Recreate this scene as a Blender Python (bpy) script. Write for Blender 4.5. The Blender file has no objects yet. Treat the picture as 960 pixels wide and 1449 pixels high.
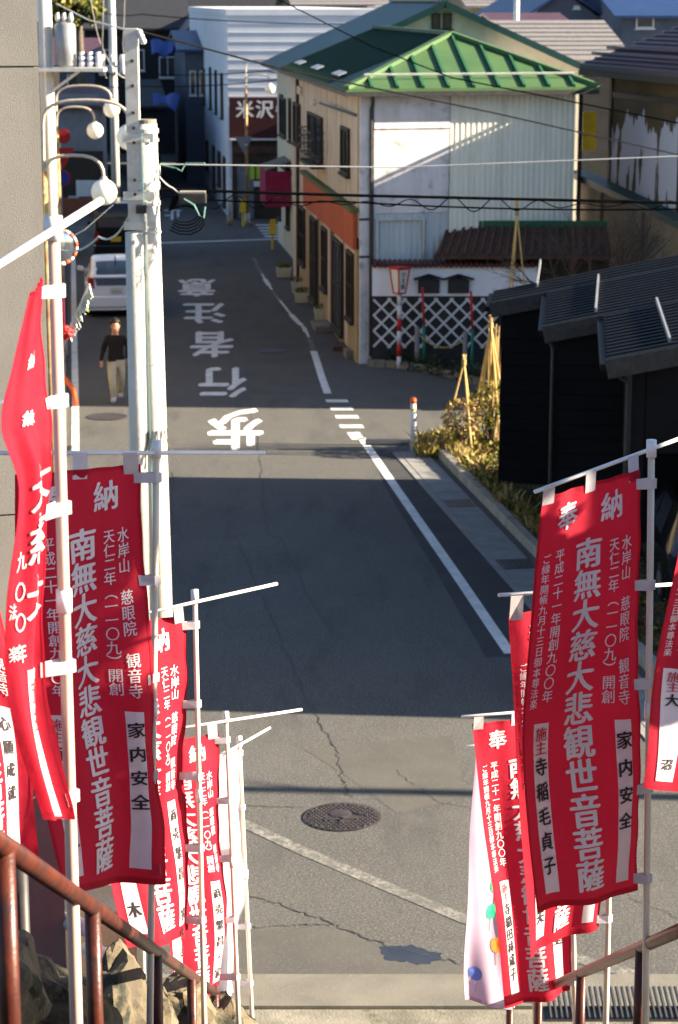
import bpy, bmesh, math, random
import numpy as np
from mathutils import Vector, Matrix
rnd = random.Random(7)
scene = bpy.context.scene
COL = scene.collection

# ------------------------------------------------------------------ camera
CAM_H = 8.5; FPX = 3083.0; PITCH = math.atan(724.5/FPX)
cam = bpy.data.cameras.new('camera'); cam_o = bpy.data.objects.new('camera', cam); COL.objects.link(cam_o)
cam_o.location = (0, 0, CAM_H); cam_o.rotation_euler = (math.pi/2-PITCH, 0, 0)
cam.sensor_fit = 'AUTO'; cam.sensor_width = 36.0; cam.lens = FPX/1449.0*36.0
cam.clip_start = 0.1; cam.clip_end = 3000
cam.dof.use_dof = True; cam.dof.focus_distance = 10.5; cam.dof.aperture_fstop = 6.0
scene.camera = cam_o

# ------------------------------------------------------------------ sky, sun, exposure
SUN_EL, SUN_AZ = math.radians(22), math.radians(-3)       # azimuth: towards +X, turned a little to the camera side
tosun = Vector((math.cos(SUN_EL)*math.cos(SUN_AZ), math.cos(SUN_EL)*math.sin(SUN_AZ), math.sin(SUN_EL)))
world = bpy.data.worlds.new('World'); scene.world = world; world.use_nodes = True
wn = world.node_tree.nodes; wl = world.node_tree.links
bg = wn['Background']; sky = wn.new('ShaderNodeTexSky'); sky.sky_type = 'NISHITA'; sky.sun_disc = False
sky.sun_elevation = SUN_EL; sky.sun_rotation = math.pi/2-SUN_AZ
wl.new(sky.outputs[0], bg.inputs[0]); bg.inputs[1].default_value = 0.05; sky.ozone_density = 3.0
sl = bpy.data.lights.new('sun', 'SUN'); sl.energy = 5.0; sl.angle = math.radians(0.53); sl.color = (1.0, 0.86, 0.65)
so = bpy.data.objects.new('sun', sl); COL.objects.link(so); so.rotation_euler = tosun.to_track_quat('Z', 'Y').to_euler()
so.location = (40, 10, 40)
scene.view_settings.view_transform = 'Standard'; scene.view_settings.look = 'None'
scene.view_settings.exposure = 2.35; scene.view_settings.gamma = 1.0
scene.view_settings.use_curve_mapping = False
scene.cycles.max_bounces = 6; scene.cycles.transparent_max_bounces = 8

# ------------------------------------------------------------------ photo pixel -> place
F_ = np.array([0, math.cos(PITCH), -math.sin(PITCH)]); U_ = np.array([0, math.sin(PITCH), math.cos(PITCH)]); R_ = np.array([1., 0, 0])
C_ = np.array([0, 0, CAM_H])
def ray(px, py): return F_+R_*(px-480)/FPX+U_*(724.5-py)/FPX
def G(px, py, z=0.0):
    v = ray(px, py); return C_+v*((z-CAM_H)/v[2])
def D(px, py, y):
    v = ray(px, py); return C_+v*(y/v[1])
def A3(*a): return np.array(a, float)
SD = A3(-0.1159, 0.9933, 0)              # direction of the street
SN = A3(0.9933, 0.1159, 0)

# ------------------------------------------------------------------ mesh building
class MB:
    def __init__(s): s.v = []; s.f = []; s.m = []
    def add(s, vs, fs, m=0):
        n = len(s.v); s.v += [tuple(map(float, v)) for v in vs]
        s.f += [tuple(n+i for i in f) for f in fs]; s.m += [m]*len(fs); return s
    def hexa(s, p, m=0):                  # p: 4 bottom, 4 top corners
        return s.add(p, [(3,2,1,0),(4,5,6,7),(0,1,5,4),(1,2,6,5),(2,3,7,6),(3,0,4,7)], m)
    def box(s, x0, x1, y0, y1, z0, z1, m=0):
        return s.hexa([(x0,y0,z0),(x1,y0,z0),(x1,y1,z0),(x0,y1,z0),(x0,y0,z1),(x1,y0,z1),(x1,y1,z1),(x0,y1,z1)], m)
    def beam(s, a, b, w, h, up=(0,0,1), m=0):      # bar of w x h from a to b
        a, b = np.array(a, float), np.array(b, float); d = b-a; d /= np.linalg.norm(d)
        u = np.array(up, float); r = np.cross(d, u)
        if np.linalg.norm(r) < 1e-4: r = np.cross(d, (1,0,0))
        r /= np.linalg.norm(r); u = np.cross(r, d)
        q = lambda P, i, j: P+r*w/2*i+u*h/2*j
        return s.hexa([q(a,-1,-1),q(a,1,-1),q(b,1,-1),q(b,-1,-1),q(a,-1,1),q(a,1,1),q(b,1,1),q(b,-1,1)], m)
    def tube(s, pts, r, n=10, m=0, cap=True):
        pts = [np.array(p, float) for p in pts]; k = len(pts); rs = r if hasattr(r, '__len__') else [r]*k
        vs = []; fs = []; ref = None
        for i, p in enumerate(pts):
            d = pts[min(i+1, k-1)]-pts[max(i-1, 0)]; d = d/(np.linalg.norm(d)+1e-12)
            if ref is None:
                ref = np.array((0,0,1.)) if abs(d[2]) < .9 else np.array((1.,0,0))
            a = np.cross(d, ref); a /= np.linalg.norm(a); b = np.cross(d, a); ref = np.cross(a, d)
            for j in range(n):
                t = 2*math.pi*j/n; vs.append(p+rs[i]*(a*math.cos(t)+b*math.sin(t)))
        for i in range(k-1):
            for j in range(n):
                j2 = (j+1) % n; fs.append((i*n+j, i*n+j2, (i+1)*n+j2, (i+1)*n+j))
        if cap: fs += [tuple(range(n))[::-1], tuple((k-1)*n+j for j in range(n))]
        return s.add(vs, fs, m)
    def ball(s, c, r, n=20, k=12, sc=(1,1,1), m=0):
        vs = [(c[0], c[1], c[2]-r*sc[2])]; fs = []
        for i in range(1, k):
            t = -math.pi/2+math.pi*i/k
            for j in range(n):
                a = 2*math.pi*j/n
                vs.append((c[0]+r*sc[0]*math.cos(t)*math.cos(a), c[1]+r*sc[1]*math.cos(t)*math.sin(a), c[2]+r*sc[2]*math.sin(t)))
        vs.append((c[0], c[1], c[2]+r*sc[2])); L = len(vs)-1
        for j in range(n):
            fs.append((0, 1+(j+1) % n, 1+j)); b = 1+(k-2)*n; fs.append((L, b+j, b+(j+1) % n))
        for i in range(k-2):
            for j in range(n):
                a = 1+i*n; fs.append((a+j, a+(j+1) % n, a+n+(j+1) % n, a+n+j))
        return s.add(vs, fs, m)
    def slab(s, poly, t, m=0):             # polygon (3D, any plane roughly horizontal) extruded down by t
        n = len(poly); top = [np.array(p, float) for p in poly]; bot = [p-np.array((0,0,t)) for p in top]
        return s.add(top+bot, [tuple(range(n)), tuple(range(2*n-1, n-1, -1))]+[(i, n+i, n+(i+1) % n, (i+1) % n) for i in range(n)], m)
    def sheet(s, poly, m=0): return s.add(poly, [tuple(range(len(poly)))], m)
    def strip(s, pts, w, z, m=0):           # flat ribbon on the ground
        pts = [np.array(p, float) for p in pts]; vs = []; k = len(pts)
        ws = w if hasattr(w, '__len__') else [w]*k
        for i, p in enumerate(pts):
            d = pts[min(i+1, k-1)]-pts[max(i-1, 0)]; d[2] = 0; d /= np.linalg.norm(d); r = np.array((d[1], -d[0], 0))
            vs += [(p[0]-r[0]*ws[i]/2, p[1]-r[1]*ws[i]/2, z), (p[0]+r[0]*ws[i]/2, p[1]+r[1]*ws[i]/2, z)]
        return s.add(vs, [(2*i, 2*i+1, 2*i+3, 2*i+2) for i in range(k-1)], m)

ORG = {}
def place(o, name, origin, parent):
    if parent is not None:
        o.parent = parent; o.location = Vector(tuple(origin-ORG[parent.name]))
    else: o.location = Vector(tuple(origin))
    ORG[o.name] = origin
def make(name, mb, mats, parent=None, smooth=False, bevel=0):
    v = np.array(mb.v)
    if parent is not None: org = ORG[parent.name].copy()
    else:
        lo, hi = v.min(0), v.max(0); org = np.array(((lo[0]+hi[0])/2, (lo[1]+hi[1])/2, lo[2]))
    me = bpy.data.meshes.new(name); me.from_pydata((v-org).tolist(), [], mb.f)
    for m in (mats if isinstance(mats, (list, tuple)) else [mats]): me.materials.append(M[m])
    if len(me.materials) > 1: me.polygons.foreach_set('material_index', mb.m)
    if smooth: me.polygons.foreach_set('use_smooth', [True]*len(me.polygons))
    me.update()
    o = bpy.data.objects.new(name, me); COL.objects.link(o); place(o, name, org, parent)
    if bevel:
        b = o.modifiers.new('bevel', 'BEVEL'); b.width = bevel; b.segments = 2; b.limit_method = 'ANGLE'
    return o
def tag(o, label, cat, group=None):
    o['label'] = label; o['category'] = cat
    if group: o['group'] = group
    return o
def kind(o, k): o['kind'] = k; return o
def thing(name, loc, label, cat, group=None):
    o = bpy.data.objects.new(name, None); COL.objects.link(o); o.empty_display_size = 0.2
    place(o, name, np.array(loc, float), None); return tag(o, label, cat, group)

# ------------------------------------------------------------------ materials
M = {}
def mat(name, c, c2=None, scale=4.0, rough=0.7, bump=0.0, bscale=60.0, metal=0.0, fac=(0.35, 0.65), stretch=None,
        spec=0.3, trans=0.0, emit=None, c3=None, s3=25.0, f3=(0.55, 0.7), detail=6.0):
    m = bpy.data.materials.new(name); m.use_nodes = True; nt = m.node_tree; N = nt.nodes; L = nt.links
    b = N['Principled BSDF']; b.inputs['Roughness'].default_value = rough; b.inputs['Metallic'].default_value = metal
    b.inputs['Specular IOR Level'].default_value = spec
    tc = N.new('ShaderNodeTexCoord'); vec = tc.outputs['Object']
    if stretch:
        mp = N.new('ShaderNodeMapping'); mp.inputs['Scale'].default_value = stretch; L.new(vec, mp.inputs[0]); vec = mp.outputs[0]
    col = None
    def noise(sc, d=6.0):
        n = N.new('ShaderNodeTexNoise'); n.inputs['Scale'].default_value = sc; n.inputs['Detail'].default_value = d
        n.inputs['Roughness'].default_value = 0.6; L.new(vec, n.inputs['Vector']); return n
    def mixc(a, bcol, n, lo, hi):
        r = N.new('ShaderNodeMapRange'); r.inputs[1].default_value = lo; r.inputs[2].default_value = hi
        L.new(n.outputs[0], r.inputs[0])
        x = N.new('ShaderNodeMix'); x.data_type = 'RGBA'; L.new(r.outputs[0], x.inputs[0])
        if isinstance(a, tuple): x.inputs[6].default_value = (*a, 1)
        else: L.new(a, x.inputs[6])
        x.inputs[7].default_value = (*bcol, 1); return x.outputs[2]
    if c2 is None: c2 = tuple(k*0.8 for k in c)
    col = mixc(tuple(c), tuple(c2), noise(scale, detail), *fac)
    if c3 is not None: col = mixc(col, tuple(c3), noise(s3), *f3)
    L.new(col, b.inputs['Base Color'])
    if bump:
        n = noise(bscale, 3.0); bp = N.new('ShaderNodeBump'); bp.inputs['Strength'].default_value = bump; bp.inputs['Distance'].default_value = 0.01
        L.new(n.outputs[0], bp.inputs['Height']); L.new(bp.outputs[0], b.inputs['Normal'])
    if trans:
        tr = N.new('ShaderNodeBsdfTranslucent'); L.new(col, tr.inputs[0])
        ms = N.new('ShaderNodeMixShader'); ms.inputs[0].default_value = trans
        L.new(b.outputs[0], ms.inputs[1]); L.new(tr.outputs[0], ms.inputs[2]); L.new(ms.outputs[0], N['Material Output'].inputs[0])
    if emit: b.inputs['Emission Color'].default_value = (*emit[:3], 1); b.inputs['Emission Strength'].default_value = emit[3]
    M[name] = m; return m
mat('earth', (.10,.085,.06), (.06,.055,.04), 1.5, .95, .5, 20)
mat('asphalt', (.077,.076,.073), (.056,.0555,.055), .55, .88, .6, 130, c3=(.15,.142,.125), s3=42, f3=(.47,.63), fac=(.3,.7))
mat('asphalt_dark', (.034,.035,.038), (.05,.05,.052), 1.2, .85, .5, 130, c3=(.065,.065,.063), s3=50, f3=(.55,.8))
mat('asphalt_pale', (.095,.09,.08), (.072,.069,.063), .9, .9, .5, 120, c3=(.13,.122,.108), s3=45)
mat('tar', (.026,.026,.027), (.05,.05,.05), 6, .7)
mat('road_paint', (.74,.73,.70), (.56,.55,.52), 3, .7, .3, 120, c3=(.25,.245,.235), s3=14, f3=(.60,.72))
mat('worn_paint', (.24,.23,.205), (.12,.115,.105), 7, .85, .4, 120, c3=(.10,.096,.088), s3=26, f3=(.46,.58))
mat('concrete', (.175,.163,.137), (.13,.121,.103), 2.2, .9, .45, 70, c3=(.19,.18,.16), s3=9, f3=(.58,.78))
mat('concrete_old', (.24,.22,.18), (.13,.12,.095), 3, .93, .7, 40, c3=(.08,.085,.05), s3=5, f3=(.58,.75))
mat('slab', (.25,.245,.235), (.19,.188,.18), 3, .88, .4, 90)
mat('kerb', (.34,.31,.25), (.24,.22,.175), 3, .9, .45, 60)
mat('granite', (.30,.27,.24), (.15,.135,.125), 60, .85, .5, 120)
mat('iron', (.055,.048,.055), (.09,.075,.07), 9, .55, .4, 60, metal=.6)
mat('grate', (.10,.10,.10), (.16,.155,.15), 9, .5, metal=.7)
mat('puddle', (.02,.022,.026), (.03,.03,.033), 4, .08, spec=.6)
mat('plaster', (.20,.19,.178), (.17,.162,.152), 1.6, .93, .3, 170, c3=(.18,.17,.155), s3=3, f3=(.55,.85))
mat('retaining', (.38,.345,.27), (.28,.25,.19), 2, .93, .8, 40, c3=(.17,.155,.11), s3=6, f3=(.6,.75))
mat('rock', (.15,.12,.075), (.07,.058,.042), 3, .95, 1.0, 22, c3=(.022,.024,.018), s3=5, f3=(.52,.62))
mat('wall_white', (.86,.85,.86), (.80,.79,.80), 2, .8, .15, 60)
mat('coping', (.12,.035,.03), (.075,.025,.022), 8, .6)
mat('dark_board', (.022,.022,.024), (.035,.033,.032), 4, .6)
mat('white_wood', (.72,.71,.70), (.6,.59,.57), 8, .6)
mat('tan_wall', (.66,.54,.40), (.52,.42,.30), 1.2, .85, .2, 30, stretch=(3,3,.35), c3=(.30,.235,.17), s3=2.6, f3=(.52,.72))
mat('cement_panel', (.74,.69,.68), (.58,.54,.53), 1.6, .88, .3, 40, c3=(.29,.275,.27), s3=3.2, f3=(.56,.72))
mat('corrugated', (.86,.83,.70), (.76,.73,.62), 1.5, .6, .1, 30, stretch=(3,3,.3))
mat('corrugated_blue', (.55,.60,.60), (.47,.52,.52), 1.5, .6, .1, 30, stretch=(3,3,.3))
mat('roof_green_shade', (.012,.052,.032), (.009,.04,.025), 1.2, .6, stretch=(1,1,1))  # side slopes: the shade on them is put into this darker green
mat('roof_green_lit', (.062,.122,.042), (.048,.098,.036), 1.2, .55)  # same roof, sunlit front: the sunlight is put into this paler green
mat('roof_seam', (.02,.10,.045), (.016,.08,.036), 3, .5)  # darkened: the shadow sides of the roof seams put into the colour
mat('roof_teal', (.010,.05,.045), (.008,.038,.036), 1.5, .5)
mat('cream', (.60,.56,.43), (.5,.47,.36), 2, .85, .1)
mat('orange', (.50,.10,.025), (.36,.06,.02), 1.2, .7, stretch=(4,4,.5), c3=(.2,.05,.025), s3=5, f3=(.6,.75))
mat('moss_trim', (.12,.14,.04), (.08,.1,.03), 5, .8)
mat('dark_wood', (.055,.038,.026), (.032,.024,.018), 5, .7, .2, 40, stretch=(3,3,.5))
mat('brown_door', (.11,.045,.025), (.07,.032,.02), 4, .6, stretch=(3,3,.5))
mat('yellow_panel', (.40,.30,.17), (.30,.22,.12), 2, .8)
mat('glass', (.03,.035,.045), (.05,.055,.065), 1, .12, spec=.6)
mat('glass_pale', (.16,.19,.22), (.10,.12,.15), 2, .2, spec=.6)
mat('metal_dark', (.03,.03,.033), (.05,.048,.046), 9, .5, metal=.3)
mat('galv', (.62,.61,.58), (.50,.49,.46), 7, .5, .1, 40, metal=.35, c3=(.42,.36,.25), s3=4, f3=(.62,.8))
mat('pole_concrete', (.62,.59,.52), (.52,.49,.43), 3, .88, .35, 60, stretch=(1,1,.35), c3=(.33,.31,.26), s3=2.5, f3=(.6,.8))
mat('black_wall', (.007,.007,.008), (.010,.010,.011), 2, .8, .15, 50, spec=.12)
mat('black_roof', (.0065,.007,.010), (.005,.0055,.008), 2, .55, spec=.09)
mat('rust_rail', (.042,.009,.006), (.08,.017,.008), 7, .38, .15, 60, c3=(.03,.012,.010), s3=11, f3=(.5,.62))
mat('banner_pole', (.60,.52,.42), (.52,.45,.36), 3, .35, spec=.5)
mat('banner_pole_pink', (.55,.38,.31), (.47,.32,.26), 3, .35, spec=.5)
mat('white_plastic', (.66,.65,.66), (.58,.57,.58), 5, .4, spec=.5)
mat('cloth_red', (.56,.015,.042), (.49,.012,.035), 4, .75, .45, 13, trans=.55)
mat('cloth_white', (.80,.77,.80), (.72,.69,.73), 6, .8, .1, 700, trans=.35)
mat('cloth_pink', (.55,.41,.53), (.50,.36,.48), 4, .8, trans=.4)
mat('tab_white', (.58,.55,.58), (.50,.47,.51), 9, .8, trans=.25)
mat('ink', (.012,.011,.012), (.03,.028,.03), 30, .8)
mat('ink_red', (.5,.02,.03), None, 4, .8)
mat('globe', (.86,.85,.80), (.80,.79,.74), 3, .25, spec=.5, trans=.3)
mat('lamp_metal', (.55,.49,.42), (.42,.35,.27), 8, .5, metal=.3)
mat('rusty_post', (.42,.30,.12), (.22,.09,.035), 4, .75, stretch=(1,1,.8), c3=(.5,.42,.26), s3=7)
mat('wire', (.006,.006,.007), None, 4, .9, spec=.05)
mat('wire_white', (.62,.61,.58), None, 4, .5)
mat('wire_green', (.16,.34,.30), None, 4, .5)
mat('red_paint', (.52,.02,.02), (.42,.018,.018), 5, .5)
mat('orange_paint', (.75,.13,.03), (.65,.1,.025), 5, .45)
mat('green_paint', (.02,.19,.13), (.015,.14,.1), 5, .5)
mat('blue_paint', (.02,.05,.35), None, 5, .5)
mat('yellow_paint', (.75,.52,.02), (.62,.42,.02), 5, .55)
mat('lime_paper', (.42,.60,.05), None, 5, .7)
mat('pink_canvas', (.36,.025,.09), (.28,.02,.07), 3, .8, trans=.2)
mat('sign_maroon', (.05,.009,.011), (.038,.008,.01), 2, .6)
mat('siding_white', (.66,.67,.72), (.58,.60,.65), 1, .75)
mat('tarp', (.015,.06,.30), (.01,.04,.2), 5, .5)
mat('shutter', (.26,.27,.29), (.21,.22,.24), 3, .5, metal=.3)
mat('brick', (.30,.11,.06), (.22,.075,.045), 14, .85, .3)
mat('house_dark', (.022,.023,.028), (.015,.016,.02), 3, .8)
mat('house_blue', (.10,.12,.16), (.08,.095,.13), 2, .8)
mat('house_tan', (.24,.19,.125), (.18,.145,.095), 2, .85)
mat('roof_blue', (.02,.045,.13), (.016,.036,.10), 2, .45)
mat('roof_brown', (.085,.036,.045), (.055,.026,.034), 3, .5)
mat('roof_grey', (.20,.19,.19), (.13,.12,.125), 8, .8, stretch=(1,3,3), c3=(.28,.27,.27), s3=14, f3=(.55,.65))
mat('tile_brown', (.105,.05,.032), (.06,.032,.024), 5, .75, .4, 30)
mat('bamboo', (.62,.44,.16), (.46,.29,.09), 6, .5, stretch=(1,1,.6))
mat('straw', (.42,.30,.12), (.3,.2,.08), 9, .9)
mat('leaf_a', (.055,.085,.02), (.035,.06,.016), 3, .6, trans=.25)
mat('leaf_b', (.27,.23,.035), (.17,.17,.03), 3, .6, trans=.25)
mat('leaf_c', (.17,.07,.025), (.10,.04,.02), 3, .7, trans=.2)
mat('leaf_dark', (.03,.05,.018), (.02,.035,.013), 3, .5, trans=.2)
mat('bark', (.12,.095,.07), (.07,.055,.042), 9, .9, .5, 40)
mat('twig', (.10,.07,.05), (.06,.045,.035), 9, .9)
mat('car_white', (.90,.90,.93), (.88,.88,.91), 1, .18, spec=.6)
mat('car_black', (.008,.008,.01), None, 1, .15, spec=.6)
mat('tyre', (.015,.015,.016), None, 5, .85)
mat('rim', (.4,.4,.41), None, 5, .35, metal=.8)
mat('light_red', (.45,.012,.015), None, 4, .2, spec=.6)
mat('light_clear', (.6,.6,.62), None, 4, .15, spec=.6)
mat('plate', (.72,.73,.70), None, 5, .5)
mat('plate_yellow', (.72,.52,.03), None, 5, .5)
mat('mirror', (.55,.60,.66), (.5,.55,.6), 1, .08, metal=.9)
mat('skin', (.42,.22,.14), (.36,.18,.115), 6, .55)
mat('sweater', (.012,.007,.008), (.008,.006,.007), 12, .9, .3, 300)
mat('khaki', (.46,.40,.29), (.36,.31,.22), 6, .85, .2, 200)
mat('shoe', (.6,.6,.62), (.3,.3,.33), 20, .6)
mat('hair', (.012,.009,.008), None, 9, .6)
mat('planter_white', (.52,.50,.38), (.4,.38,.28), 6, .7)
mat('lantern_paper', (.75,.71,.62), (.68,.64,.55), 4, .8)
mat('balloon_green', (.02,.42,.2), None, 4, .7); mat('balloon_orange', (.8,.22,.03), None, 4, .7); mat('balloon_blue', (.12,.2,.62), None, 4, .7)

# peeling wall: brown mud coat with ragged white patches under it
def peel():
    mat('peeling', (.12,.085,.038), (.085,.06,.03), 1.2, .9, .3, 30)
    nt = M['peeling'].node_tree; N, L = nt.nodes, nt.links
    tc = N.new('ShaderNodeTexCoord'); mp = N.new('ShaderNodeMapping'); mp.inputs['Scale'].default_value = (1.9,1.9,.4); L.new(tc.outputs['Object'], mp.inputs[0])
    n = N.new('ShaderNodeTexNoise'); n.inputs['Scale'].default_value = 1.5; n.inputs['Detail'].default_value = 7; L.new(mp.outputs[0], n.inputs[0])
    sx = N.new('ShaderNodeSeparateXYZ'); L.new(tc.outputs['Object'], sx.inputs[0])
    mr = N.new('ShaderNodeMapRange'); mr.inputs[1].default_value = 6.1; mr.inputs[2].default_value = 5.3; mr.inputs[3].default_value = -.25; mr.inputs[4].default_value = .13
    L.new(sx.outputs[2], mr.inputs[0])
    ad = N.new('ShaderNodeMath'); ad.operation = 'ADD'; L.new(n.outputs[0], ad.inputs[0]); L.new(mr.outputs[0], ad.inputs[1])
    gt = N.new('ShaderNodeMath'); gt.operation = 'GREATER_THAN'; L.new(ad.outputs[0], gt.inputs[0]); gt.inputs[1].default_value = .55
    b = N['Principled BSDF']; src = b.inputs['Base Color'].links[0].from_socket
    x = N.new('ShaderNodeMix'); x.data_type = 'RGBA'; L.new(gt.outputs[0], x.inputs[0]); L.new(src, x.inputs[6]); x.inputs[7].default_value = (.55,.56,.60,1)
    L.new(x.outputs[2], b.inputs['Base Color'])
peel()

# ------------------------------------------------------------------ lettering
_gl = {}
def glyph(ch, bold=0.0, maxlen=0.16):
    key = (ch, bold)
    if key in _gl: return _gl[key]
    cu = bpy.data.curves.new('glyph', 'FONT'); cu.body = ch; cu.resolution_u = 3; cu.offset = bold
    ob = bpy.data.objects.new('glyph', cu); COL.objects.link(ob); bpy.context.view_layer.update()
    me = bpy.data.meshes.new_from_object(ob.evaluated_get(bpy.context.evaluated_depsgraph_get()))
    bm = bmesh.new(); bm.from_mesh(me); bmesh.ops.triangulate(bm, faces=bm.faces)
    for _ in range(3):
        es = [e for e in bm.edges if e.calc_length() > maxlen]
        if not es: break
        bmesh.ops.subdivide_edges(bm, edges=es, cuts=1); bmesh.ops.triangulate(bm, faces=bm.faces)
    bm.verts.ensure_lookup_table(); bm.verts.index_update()
    v = np.array([p.co[:2] for p in bm.verts]); f = [tuple(p.index for p in q.verts) for q in bm.faces]
    bm.free(); bpy.data.objects.remove(ob); bpy.data.curves.remove(cu); bpy.data.meshes.remove(me)
    if len(v): v = v-np.array((.5, .38))            # centre of the em box
    _gl[key] = (v, f); return _gl[key]

def bold_glyph(ch, b=.02, slant=0.0):
    """heavier strokes: the outline repeated with small shifts; third number is a tiny lift so copies never share a plane"""
    v, f = glyph(ch); V, Fc = [], []
    for k, (dx, dy) in enumerate(((0,0), (b,b*.2), (-b,-b*.2), (b*.5,b*.55), (-b*.5,-b*.55)) if b > .015 else ((0,0), (b,0), (-b,0))):
        n = len(V); V += [(x+dx, y+dy+slant*x, k*.0003) for x, y in v]; Fc += [tuple(n+i for i in q) for q in f]
    return V, Fc

def layer(name, col, scale, lo, hi, stretch=(1,1,1), amount=1.0):
    """one more stain layer over a material's colour"""
    nt = M[name].node_tree; N, L = nt.nodes, nt.links; b = N['Principled BSDF']; src = b.inputs['Base Color'].links[0].from_socket
    tc = N.new('ShaderNodeTexCoord'); mp = N.new('ShaderNodeMapping'); mp.inputs['Scale'].default_value = stretch; L.new(tc.outputs['Object'], mp.inputs[0])
    n = N.new('ShaderNodeTexNoise'); n.inputs['Scale'].default_value = scale; n.inputs['Detail'].default_value = 8; n.inputs['Roughness'].default_value = .65; L.new(mp.outputs[0], n.inputs[0])
    r = N.new('ShaderNodeMapRange'); r.inputs[1].default_value = lo; r.inputs[2].default_value = hi; r.inputs[4].default_value = amount; L.new(n.outputs[0], r.inputs[0])
    x = N.new('ShaderNodeMix'); x.data_type = 'RGBA'; L.new(r.outputs[0], x.inputs[0]); L.new(src, x.inputs[6]); x.inputs[7].default_value = (*col, 1); L.new(x.outputs[2], b.inputs['Base Color'])
layer('asphalt', (.05,.049,.049), .8, .52, .72, (1.6,.35,1), .75)
layer('asphalt', (.12,.113,.098), 1.7, .56, .74, (1,.5,1), .6)
layer('asphalt', (.035,.034,.035), 6, .64, .72, (1,1,1), .8)
layer('plaster', (.13,.12,.105), 1.1, .55, .8, (2.5,2.5,.3), .6)
layer('roof_green_lit', (.05,.10,.045), 2.2, .55, .75, (3,1,1), .6)
layer('cement_panel', (.38,.355,.35), 1.0, .5, .75, (2.5,2.5,.35), .7)
layer('tan_wall', (.22,.17,.12), 2.0, .58, .74, (1,1,.18), .8)
layer('pole_concrete', (.30,.27,.21), 3, .6, .78, (1,1,.2), .7)
layer('corrugated', (.55,.52,.42), 1.2, .55, .75, (3,3,.25), .6)
layer('cloth_red', (.45,.013,.037), 2.5, .5, .75, (1,1,1), .6)
layer('globe', (.55,.53,.46), 6, .58, .8, (1,1,1), .5)
layer('banner_pole', (.34,.26,.17), 9, .55, .7, (1,1,.15), .7)
layer('black_roof', (.011,.012,.015), 1.5, .5, .75, (.3,2,1), .7)
layer('rock', (.05,.055,.025), 2.5, .55, .68, (1,1,1), .8)
# ================================================================== GROUND, ROAD
kind(make('ground', MB().box(-500, 500, -60, 900, -.6, -.05), 'earth'), 'structure')
road = kind(make('road', MB().box(-45, 45, 17.9, 150, -.05, 0), 'asphalt'), 'structure')
Z1, Z2, Z3 = .002, .0035, .005
def gpoly(px, z): return [tuple(G(a, b)[:2])+(z,) for a, b in px]
def patch(px, m, name='asphalt_patch', z=Z1): return make(name, MB().sheet(gpoly(px, z)[::-1]), m, road)
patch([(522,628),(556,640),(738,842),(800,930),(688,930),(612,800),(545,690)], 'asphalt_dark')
patch([(285,398),(340,398),(352,452),(292,452)], 'asphalt_pale')
patch([(345,462),(428,462),(470,556),(357,556)], 'asphalt_pale')
patch([(535,532),(680,528),(690,560),(560,575)], 'asphalt_pale')
patch([(335,1316),(470,1312),(560,1346),(655,1366),(655,1383),(330,1388)], 'asphalt_pale')
patch([(430,1060),(640,1040),(660,1130),(560,1150),(500,1105)], 'asphalt_pale')
pc_ = G(580, 1351); ring_ = []
for k in range(64):
    a = 2*math.pi*k/64; r_ = 1+.16*math.sin(2*a+1)+.1*math.sin(5*a)+.07*math.sin(11*a+2)+rnd.uniform(-.05,.05)
    ring_.append((pc_[0]+.24*r_*math.cos(a)+.04*math.sin(a), pc_[1]+.20*r_*math.sin(a)-.10*math.cos(a), Z2))
make('puddle', MB().sheet(ring_), 'puddle', road)
def jag(pts, n=5, a=.035):
    out = []
    for i in range(len(pts)-1):
        for k in range(n):
            p = pts[i]+(pts[i+1]-pts[i])*k/n
            out.append(p+A3(rnd.uniform(-a, a), rnd.uniform(-a, a), 0))
    return out+[pts[-1]]
def crack(px, w=.03, n=14):
    w *= .42
    pts = jag([G(a, b) for a, b in px], n)
    ws = [w*rnd.uniform(.45, 1.3) for _ in pts]
    make('crack', MB().strip(pts, ws, Z3), 'tar', road)
crack([(335,400),(340,450),(352,555),(368,640),(372,705),(379,758),(398,762),(440,848),(470,900)])
crack([(333,758),(365,830),(388,885),(440,1000),(472,1052),(485,1100),(496,1130)], .035)
crack([(352,556),(420,556),(478,562)], .05); crack([(285,453),(430,452)], .05); crack([(242,575),(560,585)], .02)
crack([(244,668),(244,760)], .03); crack([(250,760),(333,758)], .025); crack([(345,1140),(430,1143)], .03)
crack([(332,1262),(400,1280),(470,1308),(560,1343),(655,1364)], .045); crack([(335,1314),(420,1310),(470,1308)], .03)
crack([(560,1090),(620,1135),(700,1150)], .018); crack([(860,1255),(960,1300)], .02); crack([(500,980),(560,1000),(680,1010)], .015)

def line(px, w, m='road_paint', name='painted_line', z=Z3):
    return make(name, MB().strip([G(a, b) for a, b in px], w, z), m, road)
line([(722,925),(700,893),(645,812),(590,733),(545,668),(512,620)], .16)
line([(507,622),(500,612)], .26)
for x, y in ((499,603.5), (492.5,590), (485,578.5), (478.5,567.5)):
    c = G(x, y); make('painted_dash', MB().add([c+A3(-.24,-.17,Z3), c+A3(.24,-.17,Z3), c+A3(.20,.17,Z3), c+A3(-.28,.17,Z3)], [(0,1,2,3)]), 'road_paint', road)
line([(464,557),(456,535),(449,512),(444,497)], .17); line([(444,497),(441,487),(437,477)], .13, 'worn_paint')
line([(438,479),(434,470),(428,461.5),(419,453),(408,440),(397,426),(385,410),(375,395),(366,379),(359,365)], .07, 'road_paint', z=Z3-.001); line([(433,470),(430,463)], .12); line([(427,460.5),(419,453),(412,445)], .15); line([(397,425),(385,410)], .075, 'worn_paint')
line([(381,404),(375,395)], .15); line([(370,388),(358,365)], .10, 'worn_paint')
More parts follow.
